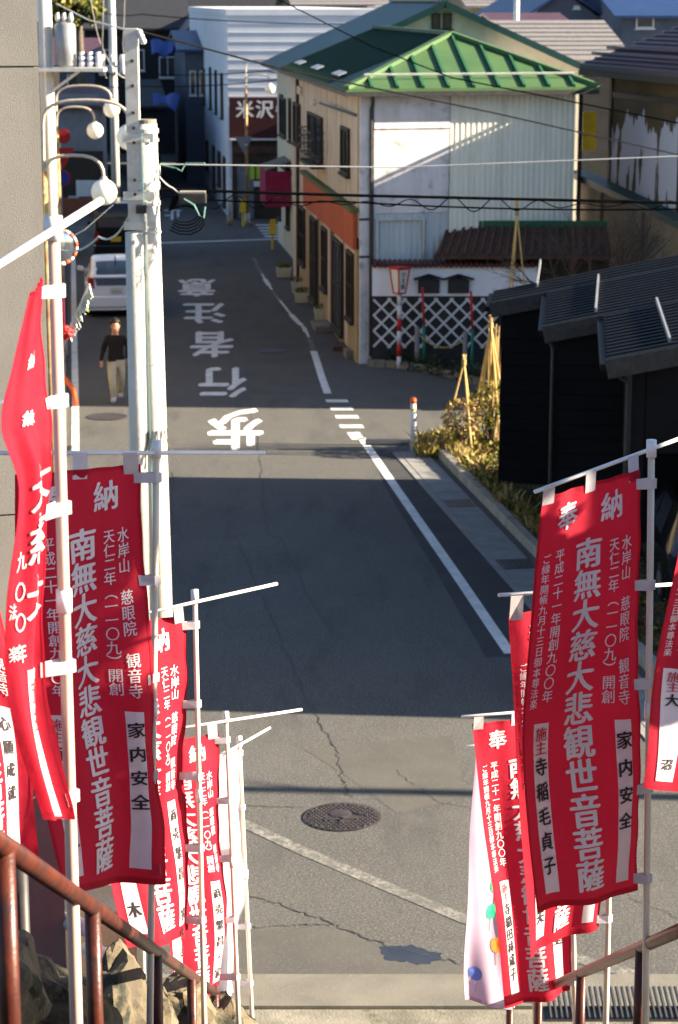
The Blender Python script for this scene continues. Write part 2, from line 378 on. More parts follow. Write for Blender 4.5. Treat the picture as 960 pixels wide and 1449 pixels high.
line([(107,640),(107,567),(105.5,480),(104,367)], .15)
line([(240,383),(104,384)], .12, 'worn_paint')
line([(340,1163),(430,1205),(540,1252),(655,1300),(800,1352),(970,1400)], .17, 'worn_paint')
line([(225,344),(400,338)], .3); line([(255,347),(330,347)], .2, 'worn_paint')
for k in range(5):                                    # crossing at the far junction
    line([(362+k*3, 318.5+k*4),(396, 318.5+k*4)], .4); line([(100,322+k*5),(122-k,322+k*5)], .4, 'worn_paint')
def road_char(ch, x0, x1, y0, y1, rot=True):          # painted kanji, head towards the stairs
    v, f = bold_glyph(ch, .034); v = np.array(v); a, b, c, d = G(x0, y1), G(x1, y1), G(x0, y0), G(x1, y0)
    lo, hi = v.min(0), v.max(0); t = (v-lo)/(hi-lo)
    if rot: t[:,:2] = 1-t[:,:2]
    P = []
    for u, w, k in t: P.append((a*(1-u)+b*u)*(1-w)+(c*(1-u)+d*u)*w+A3(0,0,Z3+k*.002))
    make('painted_character', MB().add(P, f), 'road_paint', road)
# near edge narrower in metres than the box suggests: keep the stroke box square to the street
for ch, x0, x1, y0, y1 in (('歩',294,373,578,637), ('行',281,350,520,563), ('者',269,332,469,506), ('注',259,320,429,458), ('意',252,306,395,420)):
    road_char(ch, x0, x1, y0, y1)
road_char('止', 232, 258, 297, 311)
# manhole covers
def manhole(px, py, r, label, pat=True):
    c = G(px, py); t = thing('manhole_cover', c, label, 'manhole cover', 'iron covers in the road')
    def ring(r0, r1, z, n=40):
        m = MB(); vs = []; 
        for j in range(n):
            a = 2*math.pi*j/n; vs += [c+A3(r0*math.cos(a), r0*math.sin(a), z), c+A3(r1*math.cos(a), r1*math.sin(a), z)]
        return m.add(vs, [(2*j, 2*j+1, (2*j+3) % (2*n), (2*j+2) % (2*n)) for j in range(n)])
    make('frame', ring(r*.93, r, .016), 'iron', t)
    m = MB(); m.tube([c+A3(0,0,.003), c+A3(0,0,.014)], r*.92, 40); make('lid', m, 'iron', t)
    if pat:
        s = MB()
        for i in range(-7, 8):
            for j in range(-7, 8):
                q = c+A3(i*.052+.026*(j % 2), j*.046, 0); dd = math.hypot(q[0]-c[0], q[1]-c[1])
                if dd < r*.86 and (dd > r*.42): s.tube([q+A3(0,0,.01), q+A3(0,0,.024)], .015, 6)
        s.ball(c+A3(-.03,.08,.015), .13, 16, 6, (1,1,.12)); s.beam(c+A3(-.2,-.12,.02), c+A3(.22,-.05,.02), .04, .014)
        s.beam(c+A3(-.02,-.2,.02), c+A3(.0,.05,.02), .035, .014); s.beam(c+A3(.12,.1,.02), c+A3(.26,.02,.02), .03, .014)
        for a in range(28):
            b = 2*math.pi*a/28; s.beam(c+A3(math.cos(b)*r*.87, math.sin(b)*r*.87, .018), c+A3(math.cos(b)*r*.92, math.sin(b)*r*.92, .018), .025, .012)
        make('relief', s, 'iron', t)
    return t
manhole(485, 1157, .41, 'round patterned iron manhole cover in the sunlit near road')
manhole(385, 497, .36, 'dark round cover in the shaded road beside the painted lettering', False)
manhole(152, 590, .42, 'round cover in the sunlit road just below the walking man', False)
# kerb slab and first step at the foot of the stairs
kind(make('kerb_slab', MB().box(-2.6, 4.2, 17.33, 17.96, -.05, .05), 'concrete'), 'structure')
kind(make('apron', MB().box(-8, 12, 14.6, 17.32, -.06, .02), 'concrete_old'), 'structure')

# ------------------------------------------------------------------ gutter with cover slabs, bed kerb
GA, GB = G(560, 641), G(760, 866); gd = (GB-GA); gl = np.linalg.norm(gd); gd /= gl; gr = A3(-gd[1], gd[0], 0)   # gr points right (+x)
if gr[0] < 0: gr = -gr
def gfr(s, t, z): return GA+gd*s+gr*t+A3(0,0,z)
def ghex(m, s0, s1, t0, t1, z0, z1): return m.hexa([gfr(s0,t0,z0),gfr(s1,t0,z0),gfr(s1,t1,z0),gfr(s0,t1,z0),gfr(s0,t0,z1),gfr(s1,t0,z1),gfr(s1,t1,z1),gfr(s0,t1,z1)])
gut = thing('street_gutter', GA, 'row of grey concrete gutter cover slabs along the road edge', 'gutter')
n = int(17/.6); grates = (7, 14)
for k in range(n):
    s0 = k*.6
    if k in grates:
        m = MB(); ghex(m, s0+.01, s0+.59, .06, .58, -.04, .004)
        for j in range(9): ghex(m, s0+.03, s0+.57, .09+j*.054, .115+j*.054, .003, .026)
        make('grating', m, 'grate', gut)
    else: make('cover_slab', ghex(MB(), s0+.008, s0+.592, .06, .58, -.04, .022+rnd.uniform(-.004,.004)), 'slab', gut, bevel=.006)
make('edge_strip', ghex(MB(), 0, 17, -.06, .05, -.04, .016), 'slab', gut)
m = MB(); a, b = G(518, 628), G(560, 625); m.box(a[0], b[0]+.1, 41.9, 42.5, .0, .006); 
for j in range(22): m.box(a[0]+.03+j*.045, a[0]+.05+j*.045, 41.93, 42.47, .004, .022)
make('cross_grating', m, 'grate', gut)
kb = thing('bed_kerb', GA, 'low row of beige kerb blocks edging the planting bed', 'kerb')
for k in range(28):
    s0 = .3+k*.6
    if s0 > 16.5: break
    make('block', ghex(MB(), s0+.006, s0+.594, .72, .88, -.05, .17+rnd.uniform(-.008,.008)), 'kerb', kb, bevel=.012)
bed = kind(make('planting_bed', MB().slab([gfr(.1,.88,.10),gfr(16,.88,.10),gfr(16,2.6,.12),gfr(4,2.6,.14),gfr(-.6,2.3,.12),gfr(-1.2,1.2,.06),gfr(-.9,.75,.03)], .2), 'earth'), 'structure')
# ground cover in the bed: thousands of small leaves
def leaves(mb, c, n, sx, sy, sz, size, nm=3, shell=False):
    for _ in range(n):
        if shell:
            d = np.array([rnd.gauss(0,1) for _ in range(3)]); d /= np.linalg.norm(d); d *= rnd.uniform(.55, 1)**.5; p = c+d*A3(sx,sy,sz)
        else: p = c+A3(rnd.uniform(-sx,sx), rnd.uniform(-sy,sy), rnd.uniform(0,sz))
        a = A3(rnd.gauss(0,1), rnd.gauss(0,1), rnd.gauss(0,1)*.7); a /= np.linalg.norm(a)
        b = np.cross(a, A3(rnd.gauss(0,1), rnd.gauss(0,1), rnd.gauss(0,1))); b /= np.linalg.norm(b)+1e-9
        s = size*rnd.uniform(.6, 1.4)
        mb.add([p-a*s*.5, p+b*s*.3, p+a*s*.6, p-b*s*.3], [(0,1,2,3)], rnd.randrange(nm))
m = MB()
for _ in range(1500):
    s, t = (rnd.uniform(-.9, 15.5) if rnd.random() < .6 else rnd.uniform(-.9, 4)), rnd.uniform(.95, 2.5)
    if s < .2: t = rnd.uniform(.95, 2.0)
    h = rnd.uniform(.06, .22)
    leaves(m, gfr(s, t, .08), 9, .14, .14, h, .085)
kind(make('ground_cover', m, ['leaf_a','leaf_b','leaf_c']), 'stuff')['label'] = 'mixed green and rust ground cover in the kerbed bed'
m = MB()
for _ in range(160):
    p = G(rnd.uniform(595,640), rnd.uniform(632,648)); leaves(m, p, 6, .12, .12, .14, .07, 2)
for _ in range(1500):                                   # dry blades along the kerb and at the tip
    if rnd.random() < .55: p = G(rnd.uniform(592,650), rnd.uniform(628,650)); p[2] = .05
    else: p = gfr(rnd.uniform(-.6,9), rnd.uniform(.9,1.25), .1)
    a = rnd.uniform(0, 6.28); l = rnd.uniform(.12,.32); w = A3(math.cos(a), math.sin(a), 0); q = A3(rnd.gauss(0,.4), rnd.gauss(0,.4), 1)*l
    m.add([p-w*.006, p+w*.006, p+q*.6+w*.004, p+q+A3(rnd.gauss(0,.05),rnd.gauss(0,.05),0)], [(0,1,2),(0,2,3)], rnd.choice((0,2,2)))
kind(make('grass_tuft', m, ['leaf_b','leaf_a','straw']), 'stuff')['label'] = 'yellowed grass at the tip of the planting bed'

# shrubs staked with bamboo
def shrub(c, r, h, mats, label, n=520):
    t = thing('staked_shrub', c, label, 'shrub', 'shrubs wintering in the planting bed')
    m = MB()
    for k in range(16):
        a = rnd.uniform(0, 6.28); e = c+A3(math.cos(a)*r*.8, math.sin(a)*r*.6, h*rnd.uniform(.7,1))
        m.tube([c+A3(rnd.uniform(-.05,.05),0,-.03), (c+e)/2+A3(0,0,.1), e], [.018,.012,.005], 5)
    make('stem', m, 'twig', t)
    m = MB(); leaves(m, c+A3(0,0,h*.66), n, r, r, h*.38, .075, len(mats), True); make('foliage', m, mats, t)
def tripod(c, h, r, label, n=3, ph=0.3, grp='bamboo stakes over the shrubs'):
    t = thing('bamboo_tripod', c, label, 'bamboo stakes', grp); top = c+A3(0,0,h*.93)
    for k in range(n):
        a = ph+2*math.pi*k/n; b = c+A3(math.cos(a)*r, math.sin(a)*r, -.03); d = top-b
        make('stake', MB().tube([b, b+d*.5, b+d*1.08], [.022,.02,.016], 7), 'bamboo', t)
    make('binding', MB().tube([top-A3(0,0,.06), top+A3(0,0,.05)], .045, 8), 'straw', t)
c = G(655, 645); c[2] = .1; shrub(c, .42, 1.0, ['leaf_c','straw','leaf_b'], 'rust brown shrub inside the short bamboo tripod')
tripod(c, 1.85, .42, 'short bamboo tripod over the rust brown shrub', 3, .9)
c = G(692, 640); c[2] = .1; shrub(c, .42, 1.25, ['leaf_b','leaf_a','leaf_b'], 'olive green shrub inside the tall bamboo stakes by the black wall', 560)
tripod(c, 2.55, .42, 'tall bundle of bamboo stakes against the black house', 5, .2)
t = thing('straw_screen', c+A3(.3,.3,0), 'upright bundle of dry straw stalks beside the black house', 'straw bundle')
for k in range(16):
    q = c+A3(rnd.uniform(.0,.28), rnd.uniform(.1,.6), 0); make('stalk', MB().tube([q, q+A3(rnd.uniform(-.06,.1), 0, rnd.uniform(1.7,2.5))], [.018,.012], 6), 'straw', t)
tp = D(730, 400, 47.5); tripod(A3(tp[0], tp[1], 0), 4.3, .5, 'tall bamboo poles tied together in front of the corrugated wall', 3, 2.2)

# bollard
c = G(585, 638); t = thing('bollard', c, 'white post with a red orange cap at the road corner', 'bollard')
make('post', MB().tube([c, c+A3(0,0,.98)], .06, 16), 'white_plastic', t, True)
make('reflective_band', MB().tube([c+A3(0,0,.80), c+A3(0,0,.84)], .062, 16), 'yellow_paint', t, True)
m = MB(); m.tube([c+A3(0,0,.94), c+A3(0,0,1.02)], .064, 16); m.ball(c+A3(0,0,1.02), .064, 16, 8, (1,1,.7)); make('cap', m, 'orange_paint', t, True)

# left pavement and its kerb
LP0, LP1 = A3(-3.2,26,0), A3(-9.5,77,0); ld = (LP1-LP0)/np.linalg.norm(LP1-LP0); lr = A3(-ld[1], ld[0], 0)
pv = kind(make('pavement', MB().slab([LP0+lr*.32+A3(0,0,.1), LP1+lr*.32+A3(0,0,.1), LP1+lr*2.2+A3(0,0,.1), LP0+lr*2.2+A3(0,0,.1)], .2), 'concrete_old'), 'structure')
LK = np.linalg.norm(LP1-LP0); m0 = None
for k in range(int(LK/1.2)):
    a = LP0+ld*(k*1.2+.01); b = LP0+ld*(k*1.2+1.19)
    make('kerb_block', MB().hexa([a+lr*.18-A3(0,0,.05), b+lr*.18-A3(0,0,.05), b+lr*.31-A3(0,0,.05), a+lr*.31-A3(0,0,.05), a+lr*.18+A3(0,0,.12), b+lr*.18+A3(0,0,.12), b+lr*.31+A3(0,0,.12), a+lr*.31+A3(0,0,.12)]), 'kerb', pv)

# ================================================================== STAIRS, HANDRAILS, BANK
def stair_z(y): return .527*(15.7-y)
st = thing('stone_stairs', (.25, 15.7, 0), 'flight of stone steps between the two handrails', 'stairs')
nst = 40; rise = 6.85/nst
for k in range(nst):
    z1 = (k+1)*rise; y1 = 15.7-k*rise/.527; y0 = y1-rise/.527-.02
    make('step', MB().box(-.72, 1.22, y0, y1, z1-rise*1.0, z1), 'granite', st)
make('landing', MB().box(-3, 3.5, -4, 15.7-nst*rise/.527, 6.5, 6.84), 'granite', st)
m = MB()
for x0, x1 in ((1.225, 9.0), (-9.0, -.725)):
    ys = [15.5, 12, 8, 5, 2.7, -8]; zs = [max(-.1, stair_z(y)-.35) if y > 2.6 else 6.4 for y in ys]
    vs = []
    for y, z in zip(ys, zs): vs += [(x0, y, z), (x1, y, z+(0 if x0 > 0 else -.4))]
    m.add(vs, [(2*i, 2*i+2, 2*i+3, 2*i+1) for i in range(len(ys)-1)])
kind(make('hillside', m, 'earth'), 'structure')
def rail_z(y): return .9+.527*(15.6-y)
def handrail(x, y0, y1, posts, label):
    t = thing('handrail', (x, y1, stair_z(min(y1, 15.7))), label, 'handrail', 'handrails beside the stairs')
    make('top_rail', MB().tube([(x, y0, rail_z(y0)), (x, (y0+y1)/2, rail_z((y0+y1)/2)), (x, y1, rail_z(y1))], .028, 14), 'rust_rail', t, True)
    for y in posts: make('post', MB().tube([(x, y, stair_z(y)-.1), (x, y, rail_z(y)-.01)], .027, 12), 'rust_rail', t, True)
    return t
handrail(-.82, 3.0, 15.5, (5.0, 6.75, 9.05, 11.2, 13.3, 15.4), 'rusty red brown tube handrail at lower left under the banners')
handrail(1.31, 3.0, 15.5, (4.6, 6.6, 8.75, 10.9, 13.2, 15.4), 'rusty red brown tube handrail at lower right under the banners')
# plaster building on the left
wd = A3(math.cos(math.radians(14)), math.sin(math.radians(14)), 0); wc = A3(-1.757, 13.0, 0); wn_ = A3(-wd[1], wd[0], 0)
lb = thing('plaster_building', wc-wd*2.5, 'grey rough plaster building filling the left edge', 'building')
zz = [1.2, 5.435, 8.115, 11.0]
for i in range(3):
    a, b = wc-wd*5, wc; z0, z1 = zz[i]+(.012 if i else 0), zz[i+1]
    m = MB(); m.hexa([a+A3(0,0,z0), b+A3(0,0,z0), b+wn_*4+A3(0,0,z0), a+wn_*4+A3(0,0,z0), a+A3(0,0,z1), b+A3(0,0,z1), b+wn_*4+A3(0,0,z1), a+wn_*4+A3(0,0,z1)])
    make('wall_panel', m, 'plaster', lb)
m = MB(); a, b = wc-wd*5+wn_*.02, wc+wn_*.02-wd*.02; m.hexa([a+A3(0,0,1), b+A3(0,0,1), b+wn_*3.9+A3(0,0,1), a+wn_*3.9+A3(0,0,1), a+A3(0,0,10.9), b+A3(0,0,10.9), b+wn_*3.9+A3(0,0,10.9), a+wn_*3.9+A3(0,0,10.9)])
make('wall_core', m, 'concrete_old', lb)
rw = tag(make('retaining_wall', MB().box(-6, -1.36, 13.6, 14.2, -.1, 2.55), 'retaining'), 'low sunlit concrete wall below the plaster building', 'wall')
t = thing('drain_pipe', (-1.5, 13.4, 1.4), 'two white pipe stubs between boulders and banners', 'pipe')
for px, py in ((132, 1318), (172, 1362)):
    q = D(px, py, 12.9); make('pipe_elbow', MB().tube([q+A3(-.25,.2,0), q+A3(-.05,.05,0), q+A3(.0,0,-.03), q+A3(.02,-.02,-.5)], .055, 12), 'white_plastic', t, True)
q = D(29, 1250, 11.0); t = thing('iron_post', (q[0], q[1], 2.6), 'thin dark iron post in front of the low wall', 'post')
make('shaft', MB().tube([(q[0], q[1], 2.2), q+A3(0,0,.15)], .045, 12), 'metal_dark', t, True); make('base_plate', MB().box(q[0]-.1, q[0]+.1, q[1]-.1, q[1]+.1, 2.15, 2.2), 'metal_dark', t)
# boulders of the bank
def boulder_mesh(seed, r):
    bm = bmesh.new(); bmesh.ops.create_icosphere(bm, subdivisions=4, radius=1)
    rr = random.Random(seed); ds = [(Vector([rr.gauss(0,1) for _ in range(3)]).normalized(), rr.uniform(.6,.88)) for _ in range(26)]
    from mathutils import noise as mn
    for v in bm.verts:
        for d, k in ds:
            e = v.co.dot(d)-k
            if e > 0: v.co -= d*e
        v.co += v.co.normalized()*mn.fractal(v.co*2.4+Vector((seed,0,0)), .8, 2.1, 6)*.13
    m = MB(); m.add([A3(*v.co)*np.array(r) for v in bm.verts], [tuple(v.index for v in f.verts) for f in bm.faces]); bm.free(); return m
bank = thing('boulder_bank', (-1.3, 15, 0), 'weathered brown boulders stacked beside the stairs at lower left', 'boulders')
def boulder(px, py, y, r, seed):
    c = D(px, py, y); m = boulder_mesh(seed, r); m.v = [tuple(c+A3(*v)) for v in m.v]; make('boulder', m, 'rock', bank)
boulder(45, 1440, 9.0, (.36,.4,.30), 1); boulder(150, 1440, 9.9, (.28,.4,.36), 2); boulder(250, 1432, 11.6, (.26,.4,.30), 3)
boulder(200, 1450, 10.6, (.24,.4,.22), 4); boulder(310, 1452, 13.3, (.28,.4,.24), 5); boulder(95, 1500, 9.2, (.4,.4,.36), 6); boulder(-20, 1400, 8.6, (.3,.4,.34), 7)
boulder(270, 1500, 11.8, (.36,.5,.4), 8); boulder(180, 1530, 10.0, (.4,.5,.4), 9)
# drainage grating at lower right
c = G(890, 1425); t = thing('drain_grating', c, 'steel bar drain grating behind the right handrail', 'grating')
make('frame', MB().box(c[0]-.75, c[0]+.75, c[1]-.32, c[1]+.32, .02, .03), 'metal_dark', t)
for k in range(30): make('bar', MB().beam(c+A3(-.70+k*.047,-.3,.04), c+A3(-.68+k*.047,.3,.04), .016, .03), 'grate', t)
# ================================================================== BUILDINGS
class Fr:                                  # skewed building frame: s along the front, t along the depth
    def __init__(s, A, e1, e2): s.A = A3(*A); s.e1 = A3(*e1); s.e2 = A3(*e2)
    def pt(s, a, t, z): return s.A+s.e1*a+s.e2*t+A3(0,0,z)
    def hexa(s, mb, a0, a1, t0, t1, z0, z1, m=0):
        return mb.hexa([s.pt(a0,t0,z0),s.pt(a1,t0,z0),s.pt(a1,t1,z0),s.pt(a0,t1,z0),s.pt(a0,t0,z1),s.pt(a1,t0,z1),s.pt(a1,t1,z1),s.pt(a0,t1,z1)], m)
    def _hit(s, px, py, o, e):
        n = A3(e[1], -e[0], 0); v = ray(px, py); k = np.dot(o-C_, n)/np.dot(v, n); p = C_+v*k
        return np.dot(p-o, e)/np.dot(e, e), p[2]
    def front(s, px, py, t=0): return s._hit(px, py, s.A+s.e2*t, s.e1)
    def side(s, px, py, a=0): return s._hit(px, py, s.A+s.e1*a, s.e2)
def window(fr, face, r, parent, frame='dark_wood', pane='glass', mull=1, cross=0, fw=.06, off=0.0, name='window'):
    """r=(a0,a1,z0,z1) on the 'front' (t=off) or 'side' (s=off) plane; frame proud, pane behind it"""
    a0, a1, z0, z1 = r
    def hx(m, b0, b1, y0, y1, d0, d1):
        if face == 'front': return fr.hexa(m, b0, b1, off-d1, off-d0, y0, y1)
        return fr.hexa(m, off-d1, off-d0, b0, b1, y0, y1)
    m = MB(); hx(m, a0, a1, z0, z0+fw, .0, .07); hx(m, a0, a1, z1-fw, z1, 0, .07); hx(m, a0, a0+fw, z0+fw, z1-fw, 0, .068); hx(m, a1-fw, a1, z0+fw, z1-fw, 0, .068)
    for k in range(mull):
        c = a0+(a1-a0)*(k+1)/(mull+1); hx(m, c-fw*.35, c+fw*.35, z0+fw, z1-fw, 0, .055)
    for k in range(cross):
        c = z0+(z1-z0)*(k+1)/(cross+1); hx(m, a0+fw, a1-fw, c-fw*.3, c+fw*.3, 0, .05)
    w = make(name, m, frame, parent)
    make('pane', hx(MB(), a0+fw*.5, a1-fw*.5, z0+fw*.5, z1-fw*.5, .002, .02), pane, w)
    make('sill', hx(MB(), a0-.05, a1+.05, z0-.06, z0-.004, 0, .12), frame, w)
    return w

# ------------------------------------------------------------------ green-roofed shop house
YAW = math.radians(14)
HA = D(509, 515, 51.7); HA[2] = 0
H = Fr(HA, (math.cos(YAW), math.sin(YAW), 0), SD)
SR = H.front(815, 130)[0]; SM = H.front(636, 200)[0]; SP = H.front(528, 200)[0]; EZ = 6.5; TL_ = 16.4
hs = thing('shop_house', H.pt(SR/2, TL_/2, 0), 'two storey shop house with bright green hipped metal roof', 'building')
make('wall', H.hexa(MB(), .04, SR, .04, TL_, -.1, EZ), 'cement_panel', hs)
make('corner_pier', H.hexa(MB(), 0, SP-.02, -.03, .4, -.1, EZ), 'cement_panel', hs, bevel=.015)
z1 = H.front(560, 183)[1]; z2 = H.front(560, 302)[1]
make('cement_panel', H.hexa(MB(), SP+.02, SM, -.06, .02, z1+.012, EZ-.03), 'cement_panel', hs, bevel=.01)
make('cement_panel', H.hexa(MB(), SP+.02, SM-.01, -.035, .02, z2, z1-.012), 'cement_panel', hs, bevel=.01)
def corr(fr, a0, a1, z0, z1, t=-.004, per=.135, dep=.03):
    m = MB(); n = int((a1-a0)/per); per = (a1-a0)/n; prof = []
    for k in range(n):
        b = a0+k*per; prof += [(b, 0), (b+per*.12, dep), (b+per*.42, dep), (b+per*.54, 0)]
    prof.append((a1, 0)); vs = []
    for a, d in prof: vs += [fr.pt(a, t-d, z0), fr.pt(a, t-d, z1)]
    return m.add(vs, [(2*i, 2*i+2, 2*i+3, 2*i+1) for i in range(len(prof)-1)])
make('corrugated_siding', corr(H, SM+.01, SR, 1.2, EZ-.02), 'corrugated', hs)
make('corrugated_siding', corr(H, SP+.02, SM-.01, 1.2, z2-.01), 'corrugated_blue', hs)
a0, zt = H.front(532, 309); a1, zb = H.front(600, 370)
m = MB(); H.hexa(m, a0, a1, -.10, -.03, zt-.05, zt); H.hexa(m, a1-.05, a1, -.098, -.03, 1.3, zt-.052); H.hexa(m, a0, a0+.05, -.098, -.03, 1.3, zt-.052)
make('door_frame', m, 'galv', hs)
make('drain_pipe', MB().tube([H.pt(SP-.02,-.12,EZ-.1), H.pt(SP-.02,-.10,EZ-.35), H.pt(SP-.05,-.075,EZ-.5), H.pt(SP-.05,-.075,.2)], .04, 8), 'metal_dark', hs)
for z in (H.front(520, 310)[1], H.front(520, 363)[1]): make('pier_band', H.hexa(MB(), -.02, SP+.0, -.05, -.03, z-.025, z+.025), 'metal_dark', hs)
# street side: tan boarded upper storey
zb0 = H.side(507, 300)[1]
nb = 30
for k in range(nb):
    t0 = .12+k*(TL_-.12)/nb; t1 = .12+(k+1)*(TL_-.12)/nb
    make('board', H.hexa(MB(), -.045+rnd.uniform(-.006,.006), .03, t0+.008, t1-.008, 3.0, EZ-.05), 'tan_wall', hs)
def srect(px0, py0, px1, py1):
    (a, za), (b, zb) = H.side(px0, py0), H.side(px1, py1); return (min(a,b), max(a,b), min(za,zb), max(za,zb))
def swin(pc, pyt, pyb, wpx, **k):          # window on the street side from its centre column
    t0 = H.side(pc+wpx/2, 200)[0]; t1 = H.side(pc-wpx/2, 200)[0]; zt = H.side(pc, pyt)[1]; zb = H.side(pc, pyb)[1]
    return window(H, 'side', (t0, t1, zb, zt), hs, off=-.05, **k)
swin(493, 180, 246, 11, mull=1); swin(450, 162, 222, 20, mull=1); swin(424, 146, 204, 9, mull=0); swin(404, 138, 192, 8, mull=1)
# iron balcony cage
t0, t1 = H.side(464, 200)[0], H.side(446, 200)[0]; zb = H.side(455, 230)[1]; zt = H.side(455, 184)[1]
m = MB()
for z in np.linspace(zb, zt, 5): m.tube([H.pt(-.1,t0,z), H.pt(-.45,t0,z), H.pt(-.45,t1,z), H.pt(-.1,t1,z)], .018, 5)
for t in np.linspace(t0, t1, 7): m.tube([H.pt(-.45,t,zb), H.pt(-.45,t,zt)], .014, 5)
H.hexa(m, -.46, -.1, t0, t1, zb-.06, zb-.01); make('balcony_cage', m, 'metal_dark', hs)
ta = H.side(507, 170)[0]; zz_ = H.side(485, 168)[1]
make('bracket_arm', MB().tube([H.pt(-.08, .2, zz_+.25), H.pt(-.25, H.side(466,170)[0], zz_+.25)], .03, 8), 'metal_dark', hs)
make('wall_lamp', MB().ball(H.pt(-.28, H.side(459,170)[0], zz_+.22), .09), 'globe', hs, True)
make('vent', H.hexa(MB(), -.12, -.04, *sorted((H.side(431,125)[0], H.side(420,125)[0])), H.side(425,132)[1], H.side(425,121)[1]), 'tan_wall', hs)
# orange fascia and ground floor
zo1 = H.side(507, 300)[1]; zo0 = H.side(507, 352)[1]; tf = H.side(436, 280)[0]
nf = 5
for k in range(nf):
    t0 = .1+k*(tf-.1)/nf; t1 = .1+(k+1)*(tf-.1)/nf
    make('fascia_panel', H.hexa(MB(), -.15, -.06, t0+.01, t1-.01, zo0, zo1), 'orange', hs)
make('fascia_cap', H.hexa(MB(), -.22, -.03, .06, tf+.1, zo1+.006, zo1+.12), 'moss_trim', hs)
t0 = .1; lay = [('yellow_panel',.55),('W',1.3),('tan_wall',.7),('dark_wood',.25),('G',2.0),('brown_door',.9),('tan_wall',.6),('W',1.2),('yellow_panel',.9),('dark_wood',.5),('G',1.6),('yellow_panel',1.6),('W',1.6),('tan_wall',2.2)]
for mm, w in lay:
    if t0+w > TL_: break
    if mm in 'WG':
        window(H, 'side', (t0+.02, t0+w-.02, .9 if mm == 'W' else .25, 2.55), hs, mull=2, cross=1, off=-.05, pane='glass' if mm == 'W' else 'glass_pale', name='window' if mm == 'W' else 'sliding_door')
        make('wall_base', H.hexa(MB(), -.05, .03, t0+.005, t0+w-.005, 0, .82 if mm == 'W' else .17), 'yellow_panel' if mm == 'W' else 'concrete_old', hs)
        make('lintel_board', H.hexa(MB(), -.05, .03, t0+.005, t0+w-.005, 2.56, zo0+.0 if t0 < tf else 2.98), 'tan_wall', hs)
    else: make('wall_panel', H.hexa(MB(), -.055, .03, t0+.005, t0+w-.005, 0, min(zo0, 2.98) if t0 < tf else 2.98), mm, hs)
    t0 += w
make('downpipe', MB().tube([H.pt(-.1, TL_*.86, EZ-.15), H.pt(-.1, TL_*.86, .1)], .05, 8), 'metal_dark', hs)
# hipped roof
e = [H.pt(-.4,-.5,EZ), H.pt(SR+.45,-.5,EZ), H.pt(SR+.45,TL_,EZ), H.pt(-.4,TL_,EZ)]; r0, r1 = H.pt(SR/2,2.7,7.66), H.pt(SR/2,TL_+.4,7.66)
make('roof_front', MB().slab([e[0], e[1], r0], .07), 'roof_green_lit', hs)
make('roof_slope', MB().slab([e[0], r0, r1, e[3]], .07), 'roof_green_shade', hs)
make('roof_slope', MB().slab([e[1], e[2], r1, r0], .07), 'roof_green_shade', hs)
up = np.cross(e[1]-e[0], r0-e[0]); up /= np.linalg.norm(up)
W_ = np.linalg.norm(e[1]-e[0]); ns = 10
for k in range(1, ns):
    f = k/ns; a = e[0]+(e[1]-e[0])*f; g = min(f, 1-f)*2; b = a+(r0-(e[0]+e[1])/2)*min(g, .97)
    make('roof_seam', MB().beam(a+up*.03, b+up*.03, .06, .07, up), 'roof_seam', hs)
upl = np.cross(r0-e[0], e[3]-e[0]); upl /= np.linalg.norm(upl); upl *= np.sign(upl[2])
for k in range(1, 36):
    f = k/36; b = r0+(r1-r0)*f; a = e[0]+(e[3]-e[0])*(f+(1-f)*np.linalg.norm(r0-(e[0]+e[1])/2)*0/9)
    a = e[0]+(e[3]-e[0])*((2.7+.5)/TL_*(1-f)+f)*.985
    make('roof_seam', MB().beam(a+upl*.02, b+upl*.02, .035, .045, upl), 'roof_green_shade', hs)
for a, b in ((e[0], r0), (e[1], r0)): make('hip_cap', MB().beam(a+A3(0,0,.03), b+A3(0,0,.05), .16, .09), 'roof_green_lit', hs)
make('ridge_cap', MB().beam(r0+A3(0,0,.04), r1+A3(0,0,.04), .2, .09), 'roof_green_shade', hs)
m = MB(); H.hexa(m, -.42, SR+.47, -.52, -.44, EZ-.17, EZ-.075); make('gutter', m, 'metal_dark', hs)
m = MB(); H.hexa(m, -.42, -.34, -.44, TL_, EZ-.17, EZ-.075); make('gutter', m, 'metal_dark', hs)
make('soffit', H.hexa(MB(), -.33, SR+.4, -.43, TL_, EZ-.14, EZ-.08), 'dark_wood', hs)
for f in (.2, .5, .78):
    a = e[0]+(e[3]-e[0])*f+(r1-e[3])*.12+upl*.1; make('snow_guard', MB().beam(a, a+SD*1.5, .22, .03, upl), 'galv', hs)
make('snow_rail', MB().beam(e[0]+(r0-e[0])*.16+up*.13, e[1]+(r0-e[1])*.16+up*.13, .03, .04, up), 'galv', hs)

